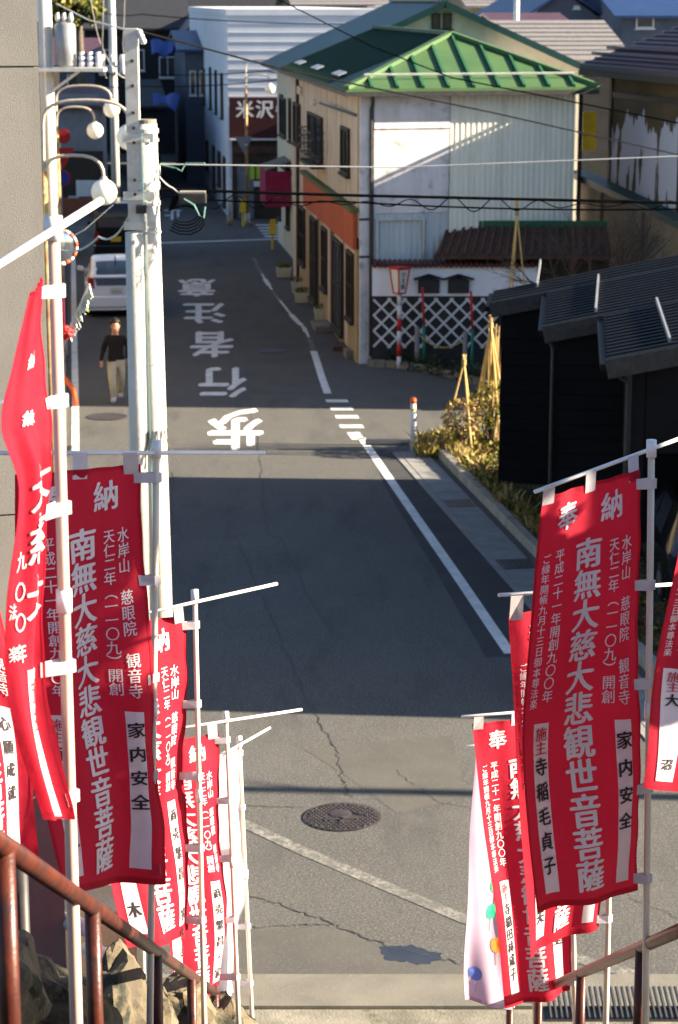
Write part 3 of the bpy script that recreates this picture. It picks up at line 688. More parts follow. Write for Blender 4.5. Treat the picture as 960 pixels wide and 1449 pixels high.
# ------------------------------------------------------------------ gabled house behind it
A2 = H.pt(0, TL_+.6, 0); K = Fr(A2, (1,0,0), SD)
gb = thing('gable_house', K.pt(4.7, 6, 0), 'cream gabled house with dark green roof behind the hipped roof', 'building')
ga0, ga1, TL2 = .5, 9.0, 10.6; rs, rz = K.front(626, 2); ez2 = 6.55
m = MB(); K.hexa(m, ga0, ga1, 0, TL2, -.1, ez2)
m.add([K.pt(ga0,0,ez2), K.pt(ga1,0,ez2), K.pt(rs,0,rz-.12), K.pt(ga0,TL2,ez2), K.pt(ga1,TL2,ez2), K.pt(rs,TL2,rz-.12)], [(0,1,2),(5,4,3),(0,2,5,3),(1,4,5,2)])
make('wall', m, 'cream', gb)
for a, sg in ((ga0-.55, 1), (ga1+.45, -1)):
    ez3 = ez2+ (rz-ez2)*(-.5)/(rs-ga0)
    make('roof_slope', MB().slab([K.pt(a,-.55,ez3), K.pt(rs,-.55,rz), K.pt(rs,TL2+.5,rz), K.pt(a,TL2+.5,ez3)][::sg], .1), 'roof_teal', gb)
    make('barge_board', MB().beam(K.pt(a,-.57,ez3-.08), K.pt(rs,-.57,rz-.08), .05, .2), 'roof_teal', gb)
make('ridge_cap', MB().beam(K.pt(rs,-.56,rz+.02), K.pt(rs,TL2+.5,rz+.02), .22, .08), 'roof_teal', gb)
for px in (617, 633):
    a0, zt = K.front(px-6, 19); a1, zb = K.front(px+6, 41); window(K, 'front', (a0, a1, zb, zt), gb, mull=0, cross=2, fw=.05)
for k in range(9):
    t0 = .4+k*1.1
    if k % 3 == 1: window(K, 'side', (t0, t0+1.0, 3.9, 5.3), gb, off=ga0, mull=1)
    if k % 3 == 2: window(K, 'side', (t0, t0+1.0, .9, 2.4), gb, off=ga0, mull=1)
make('side_board', K.hexa(MB(), ga0-.04, ga0-.005, .1, TL2-.1, 2.75, 2.95), 'dark_wood', gb)
# pink awning on its street front
aw = thing('shop_awning', D(388, 290, 77), 'faded pink awning over the far shop front', 'awning')
t0, t1 = 5.4, 7.8
m = MB(); m.slab([K.pt(-.35,t0,2.95), K.pt(.48,t0,3.25), K.pt(.48,t1,3.25), K.pt(-.35,t1,2.95)], .05); make('top_sheet', m, 'concrete', aw)
make('valance', K.hexa(MB(), -.37, -.31, t0, t1, 1.7, 2.89), 'pink_canvas', aw); make('side_flap', K.hexa(MB(), -.30, .47, t0-.03, t0+.02, 1.7, 2.89), 'pink_canvas', aw)

# ------------------------------------------------------------------ garden wall with lattice, and what stands before it
wy = 51.45; x0, x1 = D(527, 400, wy)[0], D(760, 400, wy)[0]; zt = D(600, 377, wy)[2]; zm = D(600, 419, wy)[2]
gw = thing('garden_wall', ((x0+x1)/2, wy, 0), 'white plaster garden wall with diamond lattice and red brown coping', 'wall')
make('plaster_band', MB().box(x0, x1, wy, wy+.14, zm, zt), 'wall_white', gw)
make('backing', MB().box(x0, x1, wy+.04, wy+.13, 0, zm-.002), 'dark_board', gw)
m = MB()
for k in range(int((x1-x0)/.12)): m.tube([(x0+.06+k*.12, wy-.12, zt+.03), (x0+.06+k*.12, wy+.24, zt+.10)], .055, 8)
make('tile_coping', m, 'coping', gw); make('coping_board', MB().box(x0-.03, x1, wy-.1, wy+.22, zt+.003, zt+.03), 'coping', gw)
xr = D(706, 450, wy)[0]; zl0, zl1 = D(600, 492, wy)[2], zm-.05; pit = .37
rowh = zl1-zl0
k = -8
while x0+k*pit < xr:
    for sg in (1, -1):
        xa = x0+k*pit; pts = []
        # clip the diagonal to the lattice rectangle
        A = [xa, zl0] if sg > 0 else [xa, zl1]; B = [xa+rowh, zl1] if sg > 0 else [xa+rowh, zl0]
        lim = xr if True else 0
        def cl(P, Q):
            P, Q = list(P), list(Q)
            if P[0] < x0+.03: f = (x0+.03-P[0])/(Q[0]-P[0]); P = [x0+.03, P[1]+(Q[1]-P[1])*f]
            if Q[0] > lim: f = (lim-P[0])/(Q[0]-P[0]); Q = [lim, P[1]+(Q[1]-P[1])*f]
            return P, Q
        if A[0] < lim-.05 and B[0] > x0+.1:
            P, Q = cl(A, B); yy = wy-.005-(.022 if sg > 0 else 0)
            if Q[0]-P[0] > .1: make('lattice_strip', MB().beam((P[0], yy, P[1]), (Q[0], yy, Q[1]), .016, .05, (0,0,1)), 'white_wood', gw)
    k += 1
for px in (607, 649):                                   # two little roofed notice vents
    c = D(px, 403, wy); t = thing('roofed_vent', (c[0], wy, c[2]-.2), 'small roofed dark notice box on the white wall, %s one' % ('left' if px == 607 else 'right'), 'notice box', 'roofed boxes on the white wall')
    make('box', MB().box(c[0]-.25, c[0]+.25, wy-.08, wy-.002, c[2]-.19, c[2]+.12), 'dark_board', t)
    make('grille', MB().box(c[0]-.21, c[0]+.21, wy-.095, wy-.085, c[2]-.15, c[2]+.09), 'metal_dark', t)
    for sg in (-1, 1): make('roof_board', MB().beam((c[0]-.0*sg, wy-.09, c[2]+.25), (c[0]+.36*sg, wy-.09, c[2]+.14), .2, .03), 'black_roof', t)
    make('gable_fill', MB().add([(c[0]-.25,wy-.06,c[2]+.12),(c[0]+.25,wy-.06,c[2]+.12),(c[0],wy-.06,c[2]+.22)], [(0,1,2)]), 'dark_board', t)
ky = 49.3                                               # curved stone kerb of the garden strip
kc = thing('garden_kerb', (2.2, ky, 0), 'curved low stone kerb below the lattice wall', 'kerb'); pts = [G(a, b) for a, b in ((519,519),(545,520),(585,524),(625,532),(660,541),(700,551))]
for i in range(len(pts)-1):
    a, b = pts[i], pts[i+1]; d = b-a; n_ = A3(-d[1], d[0], 0)/np.linalg.norm(d)
    for j in range(2):
        p, q = a+d*(j/2+.01), a+d*((j+1)/2-.01); make('kerb_stone', MB().hexa([p-A3(0,0,.05), q-A3(0,0,.05), q+n_*.18-A3(0,0,.05), p+n_*.18-A3(0,0,.05), p+A3(0,0,.16), q+A3(0,0,.16), q+n_*.18+A3(0,0,.16), p+n_*.18+A3(0,0,.16)]), 'concrete_old', kc, bevel=.015)
m = MB()
for _ in range(420):
    px = rnd.uniform(530, 700); f = (px-519)/181; a = G(px, 513+38*f); leaves(m, a+A3(0,rnd.uniform(.2,.8),0), 6, .12, .12, rnd.uniform(.1,.45), .08, 2)
kind(make('hedge_plants', m, ['leaf_dark','leaf_a']), 'stuff')['label'] = 'dark low plants between the kerb and the lattice'
# lantern on a red and white post
c = D(565, 512, 51.0); c[2] = 0; t = thing('lantern_post', c, 'paper lantern box on a red and white striped post', 'lantern post')
for k in range(6): make('red_band' if k % 2 == 0 and k else 'white_band', MB().tube([c+A3(0,0,k*.3), c+A3(0,0,(k+1)*.3)], .055, 12), 'red_paint' if k in (1,3) else 'white_plastic', t, True)
b0, b1 = 1.8, 2.38; LA = math.radians(38)
def lq(sx, sy, w, z): x, y = sx*w, sy*w; return c+A3(x*math.cos(LA)-y*math.sin(LA), x*math.sin(LA)+y*math.cos(LA), z)
SQ = ((-1,-1),(1,-1),(1,1),(-1,1))
ln = make('lantern', MB().hexa([lq(sx,sy,.10,b0) for sx, sy in SQ]+[lq(sx,sy,.165,b1) for sx, sy in SQ]), 'lantern_paper', t)
m = MB()
for z, w in ((b0, .10), (b1, .165)):
    for i in range(4): m.beam(lq(*SQ[i],w,z), lq(*SQ[(i+1) % 4],w,z), .035, .035)
for q in SQ: m.beam(lq(*q,.10,b0), lq(*q,.165,b1), .035, .035)
m.hexa([lq(sx,sy,.175,b1+.01) for sx, sy in SQ]+[lq(sx,sy,.175,b1+.04) for sx, sy in SQ]); make('frame', m, 'red_paint', t)
P = MB()
for k, ch in enumerate('ひえ良'):
    v, f = bold_glyph(ch, .04)
    for_z = b0+.45-k*.145
    P.add([lq(x*.13/(.10+(for_z+y*.13-b0)*.112+.006), -1, .10+(for_z+y*.13-b0)*.112+.006+e, for_z+y*.13) for x, y, e in v], f)
make('lettering', P, 'ink', ln)
for px, py in ((600, 512), (668, 528)):                  # green and red slim poles
    c = D(px, py, 50.9 if px == 600 else 50.2); c[2] = 0; t = thing('painted_pole', c, 'slim green pole with red top before the lattice, %s' % ('left one' if px == 600 else 'right one'), 'pole', 'green and red poles')
    make('lower_shaft', MB().tube([c, c+A3(0,0,1.05)], .04, 10), 'green_paint', t, True); make('upper_shaft', MB().tube([c+A3(0,0,1.05), c+A3(-.05,0,1.95)], .03, 10), 'red_paint', t, True)
    c2 = c+A3(-.16,.05,0); t = tag(make('grey_post', MB().tube([c2, c2+A3(0,0,1.0)], .06, 10), 'shutter'), 'short grey post beside the %s green pole' % ('left' if px == 600 else 'right'), 'post', 'grey rope posts')
a, b = D(592, 505, 50.95)*A3(1,1,0), D(659, 522, 50.25)*A3(1,1,0); z = .85; pts = [a+(b-a)*f+A3(0,0,z-.28*4*f*(1-f)) for f in np.linspace(0,1,12)]
tag(make('rope', MB().tube(pts, .018, 6), 'straw'), 'sagging rope strung between the two grey posts', 'rope')
# small tiled lean-to over the wall
a = D(614, 345, 51.4); b = D(866, 345, 51.4)
lt = thing('tiled_lean_to', ((a[0]+b[0])/2, 51.8, 0), 'small lean-to roof of old brown tiles above the garden wall', 'lean-to')
zt_, zb_ = D(650, 322, 52.4)[2], D(650, 362, 51.3)[2]
make('roof', MB().slab([(a[0],51.3,zb_), (b[0],51.3,zb_), (b[0],52.4,zt_), (a[0]+.45,52.4,zt_)], .08), 'tile_brown', lt)
m = MB()
for k in range(22):
    xx = a[0]+.1+k*.2
    if xx < b[0]: m.beam((xx,51.28,zb_+.03), (xx+.3*(1-k/22),52.4,zt_+.03), .06, .05)
make('tile_rib', m, 'tile_brown', lt)
make('flashing', MB().box(a[0]+.5, b[0], 52.4, 52.46, zt_, zt_+.16), 'roof_seam', lt)
make('wall', MB().box(a[0]+.3, b[0], 51.75, 51.85, 0, zb_+.12), 'dark_wood', lt)

# ------------------------------------------------------------------ black house with stepped metal roof
bh = thing('black_house', (6, 34, 0), 'black clad house with dark ribbed metal roof in three steps', 'house')
BK = Fr((2.6, 37.2, 0), (.9945, -.105, 0), (.105, .9945, 0)); SL = .21; AE = 7.0
def rz_(a): return 3.42+SL*a
def prism(m, a0, a1, t0, t1, lo0, lo1, hi0, hi1): return m.hexa([BK.pt(a0,t0,lo0),BK.pt(a1,t0,lo1),BK.pt(a1,t1,lo1),BK.pt(a0,t1,lo0),BK.pt(a0,t0,hi0),BK.pt(a1,t0,hi1),BK.pt(a1,t1,hi1),BK.pt(a0,t1,hi0)])
blk = [(0, 1.5, .20, 0.0), (-4.06, 0, 1.17, .96), (-8.3, -4.06, 2.2, 1.85)]
for i, (t0, t1, aw, ae) in enumerate(blk):
    tf = t0 if i < 2 else -8.2
    if i < 2:
        make('wall', prism(MB(), aw, AE, tf+.004, t1-.01, .28, .28, rz_(aw)-.125, rz_(AE)-.125), 'black_wall', bh)
        make('foundation', BK.hexa(MB(), aw+.04, AE, t0+.05, t1-.02, -.1, .275), 'concrete', bh)
        for k in range(13):
            make('cladding_board', BK.hexa(MB(), aw-.014, AE, tf-.02, tf-.001, .3+k*.23, .3+k*.23+.215), 'black_wall', bh)
            make('cladding_board', BK.hexa(MB(), aw-.016, aw-.001, tf+.002, t1-.02, .3+k*.23, .3+k*.23+.215), 'black_wall', bh)
    tv = t0-.12; te = t1+(.12 if i == 0 else -.125)
    m = MB(); per = .3; nrib = int((te-tv)/per); per = (te-tv)/nrib; vs = []
    for k in range(nrib):
        for f, d in ((0,0),(.12,.05),(.4,.05),(.52,0)):
            t_ = tv+(k+f)*per; vs += [BK.pt(ae,t_,rz_(ae)+d), BK.pt(AE,t_,rz_(AE)+d)]
    vs += [BK.pt(ae,te,rz_(ae)), BK.pt(AE,te,rz_(AE))]
    m.add(vs, [(2*j_, 2*j_+1, 2*j_+3, 2*j_+2) for j_ in range(len(vs)//2-1)]); make('roof_sheet', m, 'black_roof', bh)
    make('roof_deck', prism(MB(), ae+.02, AE, tv+.02, te, rz_(ae)-.12, rz_(AE)-.12, rz_(ae)-.006, rz_(AE)-.006), 'black_wall', bh)
    make('verge_board', MB().beam(BK.pt(ae,tv,rz_(ae)-.09), BK.pt(AE,tv,rz_(AE)-.09), .03, .26), 'metal_dark', bh)
    make('eave_gutter', MB().beam(BK.pt(ae-.04,tv,rz_(ae)-.07), BK.pt(ae-.04,te,rz_(ae)-.07), .09, .09), 'black_roof', bh)
    if i: make('downpipe', MB().tube([BK.pt(ae+.03,tv+.06,rz_(ae)-.1), BK.pt(aw-.06,tf-.06,rz_(ae)-.3), BK.pt(aw-.06,tf-.06,.1)], .03, 8), 'metal_dark', bh)
make('unseen_shade_slope', MB().slab([BK.pt(AE,-11.5,rz_(AE)), BK.pt(13,-11.5,rz_(AE)-1.3), BK.pt(13,1.62,rz_(AE)-1.3), BK.pt(AE,1.62,rz_(AE))], .1), 'black_roof', bh)  # out of view; near end stretched to shade the road
make('unseen_back_wall', BK.hexa(MB(), AE+.01, 12.6, -4, 1.45, 0, 3.4), 'black_wall', bh)
make('unseen_back_wall', BK.hexa(MB(), AE+.4, 12.6, -11.3, -4.02, 0, 3.38), 'black_wall', bh)  # added out of view under the slope that shades the road
make('carport_post', BK.hexa(MB(), 2.2, 2.38, -8.2, -8.0, 0, rz_(2.2)-.13), 'black_wall', bh)
make('carport_beam', BK.hexa(MB(), 2.39, AE, -8.18, -8.02, 2.55, rz_(2.4)-.13), 'black_wall', bh)
make('carport_wall', BK.hexa(MB(), 5.2, AE, -7.9, -4.2, 0, 3.6), 'black_wall', bh)
make('carport_wall', BK.hexa(MB(), 2.2, 2.36, -7.99, -4.1, 1.9, rz_(2.2)-.14), 'black_wall', bh)
RN = np.cross(BK.e1+A3(0,0,SL), BK.e2); RN *= np.sign(RN[2])
for px0, py0, px1, py1 in ((765,376,760,410), (847,398,843,446), (929,432,948,490)):
    def onroof(px, py):
        v = ray(px, py); o = BK.pt(0,0,rz_(0)); return C_+v*(np.dot(o-C_, RN)/np.dot(v, RN))
    a, b = onroof(px0, py0), onroof(px1, py1); make('snow_guard', MB().beam(a+A3(0,0,.09), b+A3(0,0,.08), .03, .07), 'shutter', bh)

# ------------------------------------------------------------------ peeling brown house on the right, its annex
BA, BB = A3(6.9,56.3,0), A3(9.62,45.3,0); bd = (BB-BA)/np.linalg.norm(BB-BA); bn = A3(-bd[1], bd[0], 0)     # bn points right/back
if bn[0] < 0: bn = -bn
Bf = Fr(BA, bd, bn); BL = np.linalg.norm(BB-BA)
br = thing('peeling_house', Bf.pt(BL/2, 3, 0), 'brown mud walled house with peeling white patches and purple brown roof', 'house')
make('wall', Bf.hexa(MB(), 0, BL, 0, 7, -.1, 6.95), 'peeling', br)
rA, rB, rC, rD = Bf.pt(-.7,-.6,6.9), Bf.pt(BL+.4,-.6,6.9), Bf.pt(BL+.4,3.4,8.3), Bf.pt(-.7,3.4,8.3)
make('roof_slope', MB().slab([rA, rB, rC, rD], .14), 'roof_brown', br)
make('roof_slope', MB().slab([rD, rC, Bf.pt(BL+.4,7.4,6.8), Bf.pt(-.7,7.4,6.8)], .14), 'roof_brown', br)
ub = np.cross(rB-rA, rD-rA); ub *= np.sign(ub[2])/np.linalg.norm(ub)
for k in range(15):
    f = .04+k*.066; make('tile_course', MB().beam(rA+(rD-rA)*f+ub*.02, rB+(rC-rB)*f+ub*.02, .04, .03, ub), 'roof_brown', br)
for f in (.1, .2): make('snow_rail', MB().tube([rA+(rD-rA)*f+ub*.14, rB+(rC-rB)*f+ub*.14], .045, 8), 'roof_brown', br)
make('eave_board', MB().beam(rA-A3(0,0,.2), rB-A3(0,0,.2), .05, .14), 'dark_wood', br)
for s in (.02, 4.6): make('timber_post', Bf.hexa(MB(), s, s+.14, -.04, -.002, 0, 6.7), 'dark_wood', br)
make('timber_rail', Bf.hexa(MB(), .2, BL, -.03, -.002, 6.1, 6.24), 'dark_wood', br)
an = thing('annex', Bf.pt(BL/2, -.3, 0), 'beige lower wall with thin dark green pent roof before the peeling house', 'annex')
def pz(a): return 3.98-.085*a
m = MB(); m.slab([Bf.pt(-1.7,-.38,pz(-1.7)), Bf.pt(BL,-.38,pz(BL)), Bf.pt(BL,-.04,pz(BL)+.04), Bf.pt(-1.7,-.04,pz(-1.7)+.04)], .08); make('roof', m, 'roof_teal', an)
make('fascia', MB().beam(Bf.pt(-1.72,-.40,pz(-1.7)-.08), Bf.pt(BL,-.40,pz(BL)-.08), .05, .16), 'roof_teal', an)
make('wall', MB().hexa([Bf.pt(-1.5,-.3,0), Bf.pt(BL,-.3,0), Bf.pt(BL,-.07,0), Bf.pt(-1.5,-.07,0), Bf.pt(-1.5,-.3,pz(-1.5)-.09), Bf.pt(BL,-.3,pz(BL)-.09), Bf.pt(BL,-.07,pz(BL)-.09), Bf.pt(-1.5,-.07,pz(-1.5)-.09)]), 'house_tan', an)
for a in (0.3, 3.2, 6.2): make('wall_post', Bf.hexa(MB(), a, a+.1, -.33, -.302, 0, pz(a)-.12), 'dark_wood', an)
# yellow shop sign in the gap
a, b = D(826, 158, 57), D(843, 213, 57)
ys = thing('vertical_sign', ((a[0]+b[0])/2, 57, 0), 'yellow vertical sign panel in the dark gap between houses', 'sign')
make('panel', MB().box(a[0], b[0], 57, 57.1, b[2], a[2]), 'yellow_paint', ys)
for k in range(4): zz_ = b[2]+(a[2]-b[2])*(k+.5)/4; make('slat', MB().box(a[0]-.01, b[0]+.01, 56.97, 56.995, zz_-.03, zz_), 'yellow_paint', ys)
make('post', MB().box(a[0]-.12, a[0]-.02, 57, 57.1, 0, a[2]+.6), 'dark_wood', ys)

# ------------------------------------------------------------------ far houses
def house(label, px0, px1, pyt, d, dep, wm, rm, rise=1.4, ridge='x', wins=(), over=.4, name='house', grp=None, base=0, frame='white_wood', extra=None):
    a, b = D(px0, pyt, d), D(px1, pyt, d); x0, x1, z1 = a[0], b[0], a[2]
    t = thing(name, ((x0+x1)/2, d+dep/2, base), label, 'building', grp); f = Fr((x0, d, 0), (1,0,0), SD)
    make('wall', f.hexa(MB(), 0, x1-x0, 0, dep, base-.1, z1), wm, t); W = x1-x0
    if ridge == 'x':
        q = [f.pt(-over,-over,z1), f.pt(W+over,-over,z1), f.pt(W+over,dep/2,z1+rise), f.pt(-over,dep/2,z1+rise), f.pt(W+over,dep+over,z1), f.pt(-over,dep+over,z1)]
        make('roof_slope', MB().slab([q[0],q[1],q[2],q[3]], .12), rm, t); make('roof_slope', MB().slab([q[3],q[2],q[4],q[5]], .12), rm, t)
        if rm == 'roof_grey':
            for k in range(1, 9): g = k/9; make('shingle_course', MB().beam(q[0]+(q[3]-q[0])*g+A3(0,0,.015), q[1]+(q[2]-q[1])*g+A3(0,0,.015), .05, .05), rm, t)
        make('gable', MB().add([f.pt(0,0,z1),f.pt(0,dep,z1),f.pt(0,dep/2,z1+rise-.15),f.pt(W,0,z1),f.pt(W,dep,z1),f.pt(W,dep/2,z1+rise-.15)], [(0,1,2),(3,5,4)]), wm, t)
    elif ridge == 'y':
        q = [f.pt(-over,-over,z1), f.pt(W/2,-over,z1+rise), f.pt(W/2,dep,z1+rise), f.pt(-over,dep,z1), f.pt(W+over,-over,z1), f.pt(W+over,dep,z1)]
        make('roof_slope', MB().slab([q[0],q[1],q[2],q[3]], .12), rm, t); make('roof_slope', MB().slab([q[4],q[5],q[2],q[1]], .12), rm, t)
        make('gable', MB().add([f.pt(0,-.01,z1),f.pt(W,-.01,z1),f.pt(W/2,-.01,z1+rise-.15)], [(0,1,2)]), wm, t)
    else:
        make('parapet', f.hexa(MB(), -.05, W+.05, -.05, dep+.05, z1+.003, z1+.25), rm, t)
    for w in wins:
        a0, zt = f.front(w[0], w[1]); a1, zb = f.front(w[2], w[3]); window(f, 'front', (a0, a1, zb, zt), t, mull=1 if a1-a0 > .8 else 0, frame=frame)
    return t, f
# white building across the junction, with the red brown sign
wb, wf = house('tall white sided building beyond the junction with a maroon sign', 322, 540, 22, 87, 30, 'siding_white', 'siding_white', ridge='flat', name='white_building')
for k in range(14):
    z = 3.4+k*.35; make('siding_groove', wf.hexa(MB(), -.015, 6.2, -.02, -.002, z, z+.03), 'siding_white', wb)
for t0, z0, z1, w in ((2,.3,2.3,1.0), (5,.9,2.3,1.5), (9,.3,2.3,1.2), (14,.9,2.2,1.5), (3,3.8,5.6,.9), (7,3.8,5.6,.9), (11,3.8,5.6,.9), (16,3.8,5.4,1.4), (20,3.8,5.4,1.2)):
    window(wf, 'side', (t0, t0+w, z0, z1), wb, mull=1, off=-.002, frame='dark_wood')
a0, zt = wf.front(324, 138); a1, zb = wf.front(398, 195)
sg = thing('shop_sign', wf.pt((a0+a1)/2, -.2, zb), 'maroon shop sign with white brush characters', 'sign')
make('board', wf.hexa(MB(), a0, a1, -.22, -.06, zb, zt), 'sign_maroon', sg)
m = MB()
for ch, px in (('米', 346), ('沢', 374), ('牛', 402)):
    v, f = bold_glyph(ch, .035); cx, cz = wf.front(px, 154); m.add([wf.pt(cx+x*.72, -.223-k, cz+y*.74) for x, y, k in v], f)
make('lettering', m, 'white_plastic', sg)
make('sign_rail', wf.hexa(MB(), a0, a1, -.3, -.221, zb-.08, zb-.01), 'white_wood', sg)
make('shop_front', wf.hexa(MB(), a0+.1, a1+.2, -.05, -.003, 0.02, zb-.1), 'dark_wood', wb)
make('lintel', wf.hexa(MB(), a0+.1, a1+.2, -.12, -.052, zb-.6, zb-.3), 'tile_brown', wb)
make('shop_door', wf.hexa(MB(), a0+.3, a0+.95, -.08, -.052, .05, 2.2), 'glass_pale', wb)
for px in (357, 366):
    a_, zt = wf.front(px-3.5, 234); b_, zb2 = wf.front(px+3.5, 253); tag(make('poster', wf.hexa(MB(), a_, b_, -.1, -.085, zb2, zt), 'lime_paper'), 'lime green poster on the far shop front, %s' % ('left' if px == 357 else 'right'), 'poster', 'lime posters')
a_, zt = wf.front(359, 256); b_, zb2 = wf.front(372, 264); tag(make('notice', wf.hexa(MB(), a_, b_, -.1, -.085, zb2, zt), 'plate'), 'pale notice sheet below the lime posters', 'notice')
house('dark gabled house with blue roof at top left of the white building', 262, 300, 55, 118, 10, 'house_dark', 'roof_brown', 1.2, 'y', [(270,75,290,95)])
house('pale blue side house along the shaded far street', 262, 297, 70, 104, 12, 'house_blue', 'roof_blue', .8, 'x', [(268,100,278,135),(282,100,292,135)])
house('dark timber shop at the mouth of the far street', 196, 226, 150, 96, 20, 'house_dark', 'house_dark', .8, 'x', [(200,170,222,200)])
house('large dark house with deep roof behind the utility poles', 120, 262, 40, 125, 14, 'house_dark', 'house_dark', 2.0, 'x', [(135,70,160,100),(180,70,205,100),(225,80,250,110)])
house('blue grey house behind the transformer pole', 84, 134, 92, 108, 12, 'house_blue', 'roof_brown', 1.2, 'x', [(95,105,112,130)])
sh, sf = house('grey shuttered shop at the far left corner', 40, 150, 150, 90, 9, 'shutter', 'roof_brown', .6, 'x')
for k in range(22):
    z = 2.6+k*.1; make('shutter_slat', sf.hexa(MB(), .6, 2.9, -.04, -.002, z, z+.085), 'shutter', sh)
make('shop_opening', sf.hexa(MB(), .5, 3.0, -.03, -.002, .6, 2.5), 'dark_wood', sh)
a, b = D(108, 255, 89.8), D(138, 278, 89.8); tag(make('notice_board', MB().box(a[0], b[0], 89.75, 89.82, b[2], a[2]), 'white_wood'), 'pale notice board in front of the shuttered shop', 'notice board')
a, b = D(98, 280, 89.6), D(112, 292, 89.6); tag(make('white_box', MB().box(a[0], b[0], 89.3, 89.7, .7, a[2]), 'white_plastic'), 'small white box on the brick wall at the far corner', 'box')
a, b = D(60, 293, 88.5), D(134, 320, 88.5); bw = thing('brick_wall', ((a[0]+b[0])/2, 88.6, 0), 'low red brown brick wall at the far left corner', 'wall')
make('core', MB().box(a[0], b[0], 88.5, 88.8, 0, .7), 'brick', bw)
for r in range(6):
    for k in range(int((b[0]-a[0])/.26)): make('brick', MB().box(a[0]+k*.26+.13*(r % 2), a[0]+k*.26+.24+.13*(r % 2), 88.47, 88.499, .02+r*.115, .02+r*.115+.1), 'brick', bw)
for i, (pa, pb, ya, yb, d) in enumerate(((212,254,57,77,108), (215,254,134,156,97))):
    q0, q1 = D(pa, ya, d), D(pb, ya, d); q2 = D(pb-6, yb, d-1.2)
    m = MB(); N_ = 8; vs = []
    for j in range(N_+1):
        f = j/N_; w = .08*math.sin(f*9+i)
        vs += [tuple(q0*(1-f)+q1*f+A3(0,.5,w)), tuple(A3(q0[0]+(q2[0]-q0[0])*(.15+.85*f), d-1.2, q2[2]+w*1.5))]
    m.add(vs, [(2*j, 2*j+1, 2*j+3, 2*j+2) for j in range(N_)]); m2 = [tuple(np.array(v)-A3(0,0,.04)) for v in vs]; m.add(m2, [(2*j+2, 2*j+3, 2*j+1, 2*j) for j in range(N_)])
    tag(make('blue_tarp', m, 'tarp'), ('upper' if i == 0 else 'lower')+' blue tarpaulin over a stall in the far street', 'tarpaulin', 'blue tarpaulins')
# roofs at the top right
house('house with pale grey shingle roof behind the cream gable', 735, 880, 84, 78, 9, 'house_dark', 'roof_grey', 1.3, 'x')
house('grey gabled house with bright blue roof at the top', 735, 860, 33, 100, 12, 'house_blue', 'roof_blue', 1.5, 'y', [(812,8,820,12)])
house('low dark brown roofed house below the blue gable', 715, 800, 36, 92, 6, 'house_dark', 'roof_brown', .5, 'x')
house('house with dark blue roof in the top right corner', 880, 990, 22, 96, 10, 'house_blue', 'roof_blue', 1.5, 'x', [(900,24,925,40)])
house('pale house glimpsed above the white building', 420, 520, 6, 135, 10, 'house_tan', 'roof_grey', 1.3, 'x', [(440,8,460,20)])
house('tan house at the top behind the gable ridge', 668, 725, 8, 120, 10, 'house_tan', 'roof_grey', 1.2, 'x', [(690,10,710,22)])
a = D(731, 20, 90); tag(make('vent_pipe', MB().tube([(a[0],90,4), (a[0],90,a[2]+.6)], .12, 10), 'galv', None, True), 'pale vent pipe rising beside the blue roofed house', 'pipe')
for i, (pa, pb, d, z0) in enumerate(((-250,120,170,7), (100,420,190,6), (400,760,200,6), (700,1250,180,6))):
    house('plain far house closing the view, number %s from the left' % ('one','two','three','four')[i], pa, pb, 30, d, 10, 'house_dark' if i % 2 else 'house_tan', 'house_dark' if i % 2 else 'roof_grey', 2.6, 'x', [((pa+pb)/2-20,45,(pa+pb)/2+10,70)])

# sunlit shop houses on the left pavement
for i, (s0_, s1_, hh) in enumerate(((16, 29, 6.6), (29.4, 41, 7.4), (41.5, 50, 6.2))):
    o = LP0+ld*s0_+lr*2.25; LF = Fr(o, lr, ld)
    t = thing('row_house', LF.pt(3, (s1_-s0_)/2, 0), ('nearest','middle','farthest')[i]+' tan shop house along the left pavement beyond the plaster wall', 'building', 'left row houses')
    make('wall', LF.hexa(MB(), 0, 6, 0, s1_-s0_, -.1, hh), 'house_tan', t)
    make('roof', MB().slab([LF.pt(-.5,-.3,hh-.1), LF.pt(6.3,-.3,hh+1.6), LF.pt(6.3,s1_-s0_+.1,hh+1.6), LF.pt(-.5,s1_-s0_+.1,hh-.1)][::-1], .12), 'roof_grey', t)
    for k in range(int((s1_-s0_)/3)):
        for z0 in (.9, 3.9): window(LF, 'side', (k*3+.6, k*3+2.2, z0, z0+1.4), t, off=0)
# ================================================================== POLES, LAMPS, WIRES
PY = 26.0
pt_, pb_ = D(206, 175, PY), D(226, 900, PY); bx = pb_[0]+(pb_[0]-pt_[0])*(pb_[2]/(pt_[2]-pb_[2])); pbase = A3(bx, PY, 0)
up_ = thing('utility_pole', pbase, 'pale concrete utility pole rising behind the left banners', 'utility pole')
make('shaft', MB().tube([pbase-A3(0,0,.1), pbase*.5+pt_*.5, pt_], [.175,.155,.135], 28), 'pole_concrete', up_, True)
def on_pole(z): f = z/pt_[2]; return pbase*(1-f)+pt_*f
for py, h in ((188,.05), (200,.03), (268,.09), (290,.05), (330,.03), (515,.02)):
    z = D(207, py, PY)[2]; make('band', MB().tube([on_pole(z), on_pole(z+h)], .153, 24), 'galv', up_)
make('buckle', MB().box(on_pole(D(207,290,PY)[2])[0]-.12, on_pole(D(207,290,PY)[2])[0], PY-.2, PY-.12, D(207,300,PY)[2], D(207,288,PY)[2]), 'metal_dark', up_)
m = MB()
for k in range(9):                                     # guard wires splayed round the shaft
    z = D(207, 612, PY)[2]; a = math.pi*(1.05+.9*k/8); c = on_pole(z)
    m.tube([c+A3(.16*math.cos(a), .16*math.sin(a), 0.05), c+A3(.17*math.cos(a), .17*math.sin(a), -.05), c+A3(.26*math.cos(a)*1.1, .2*math.sin(a), -.28-.03*(k % 3))], .007, 5)
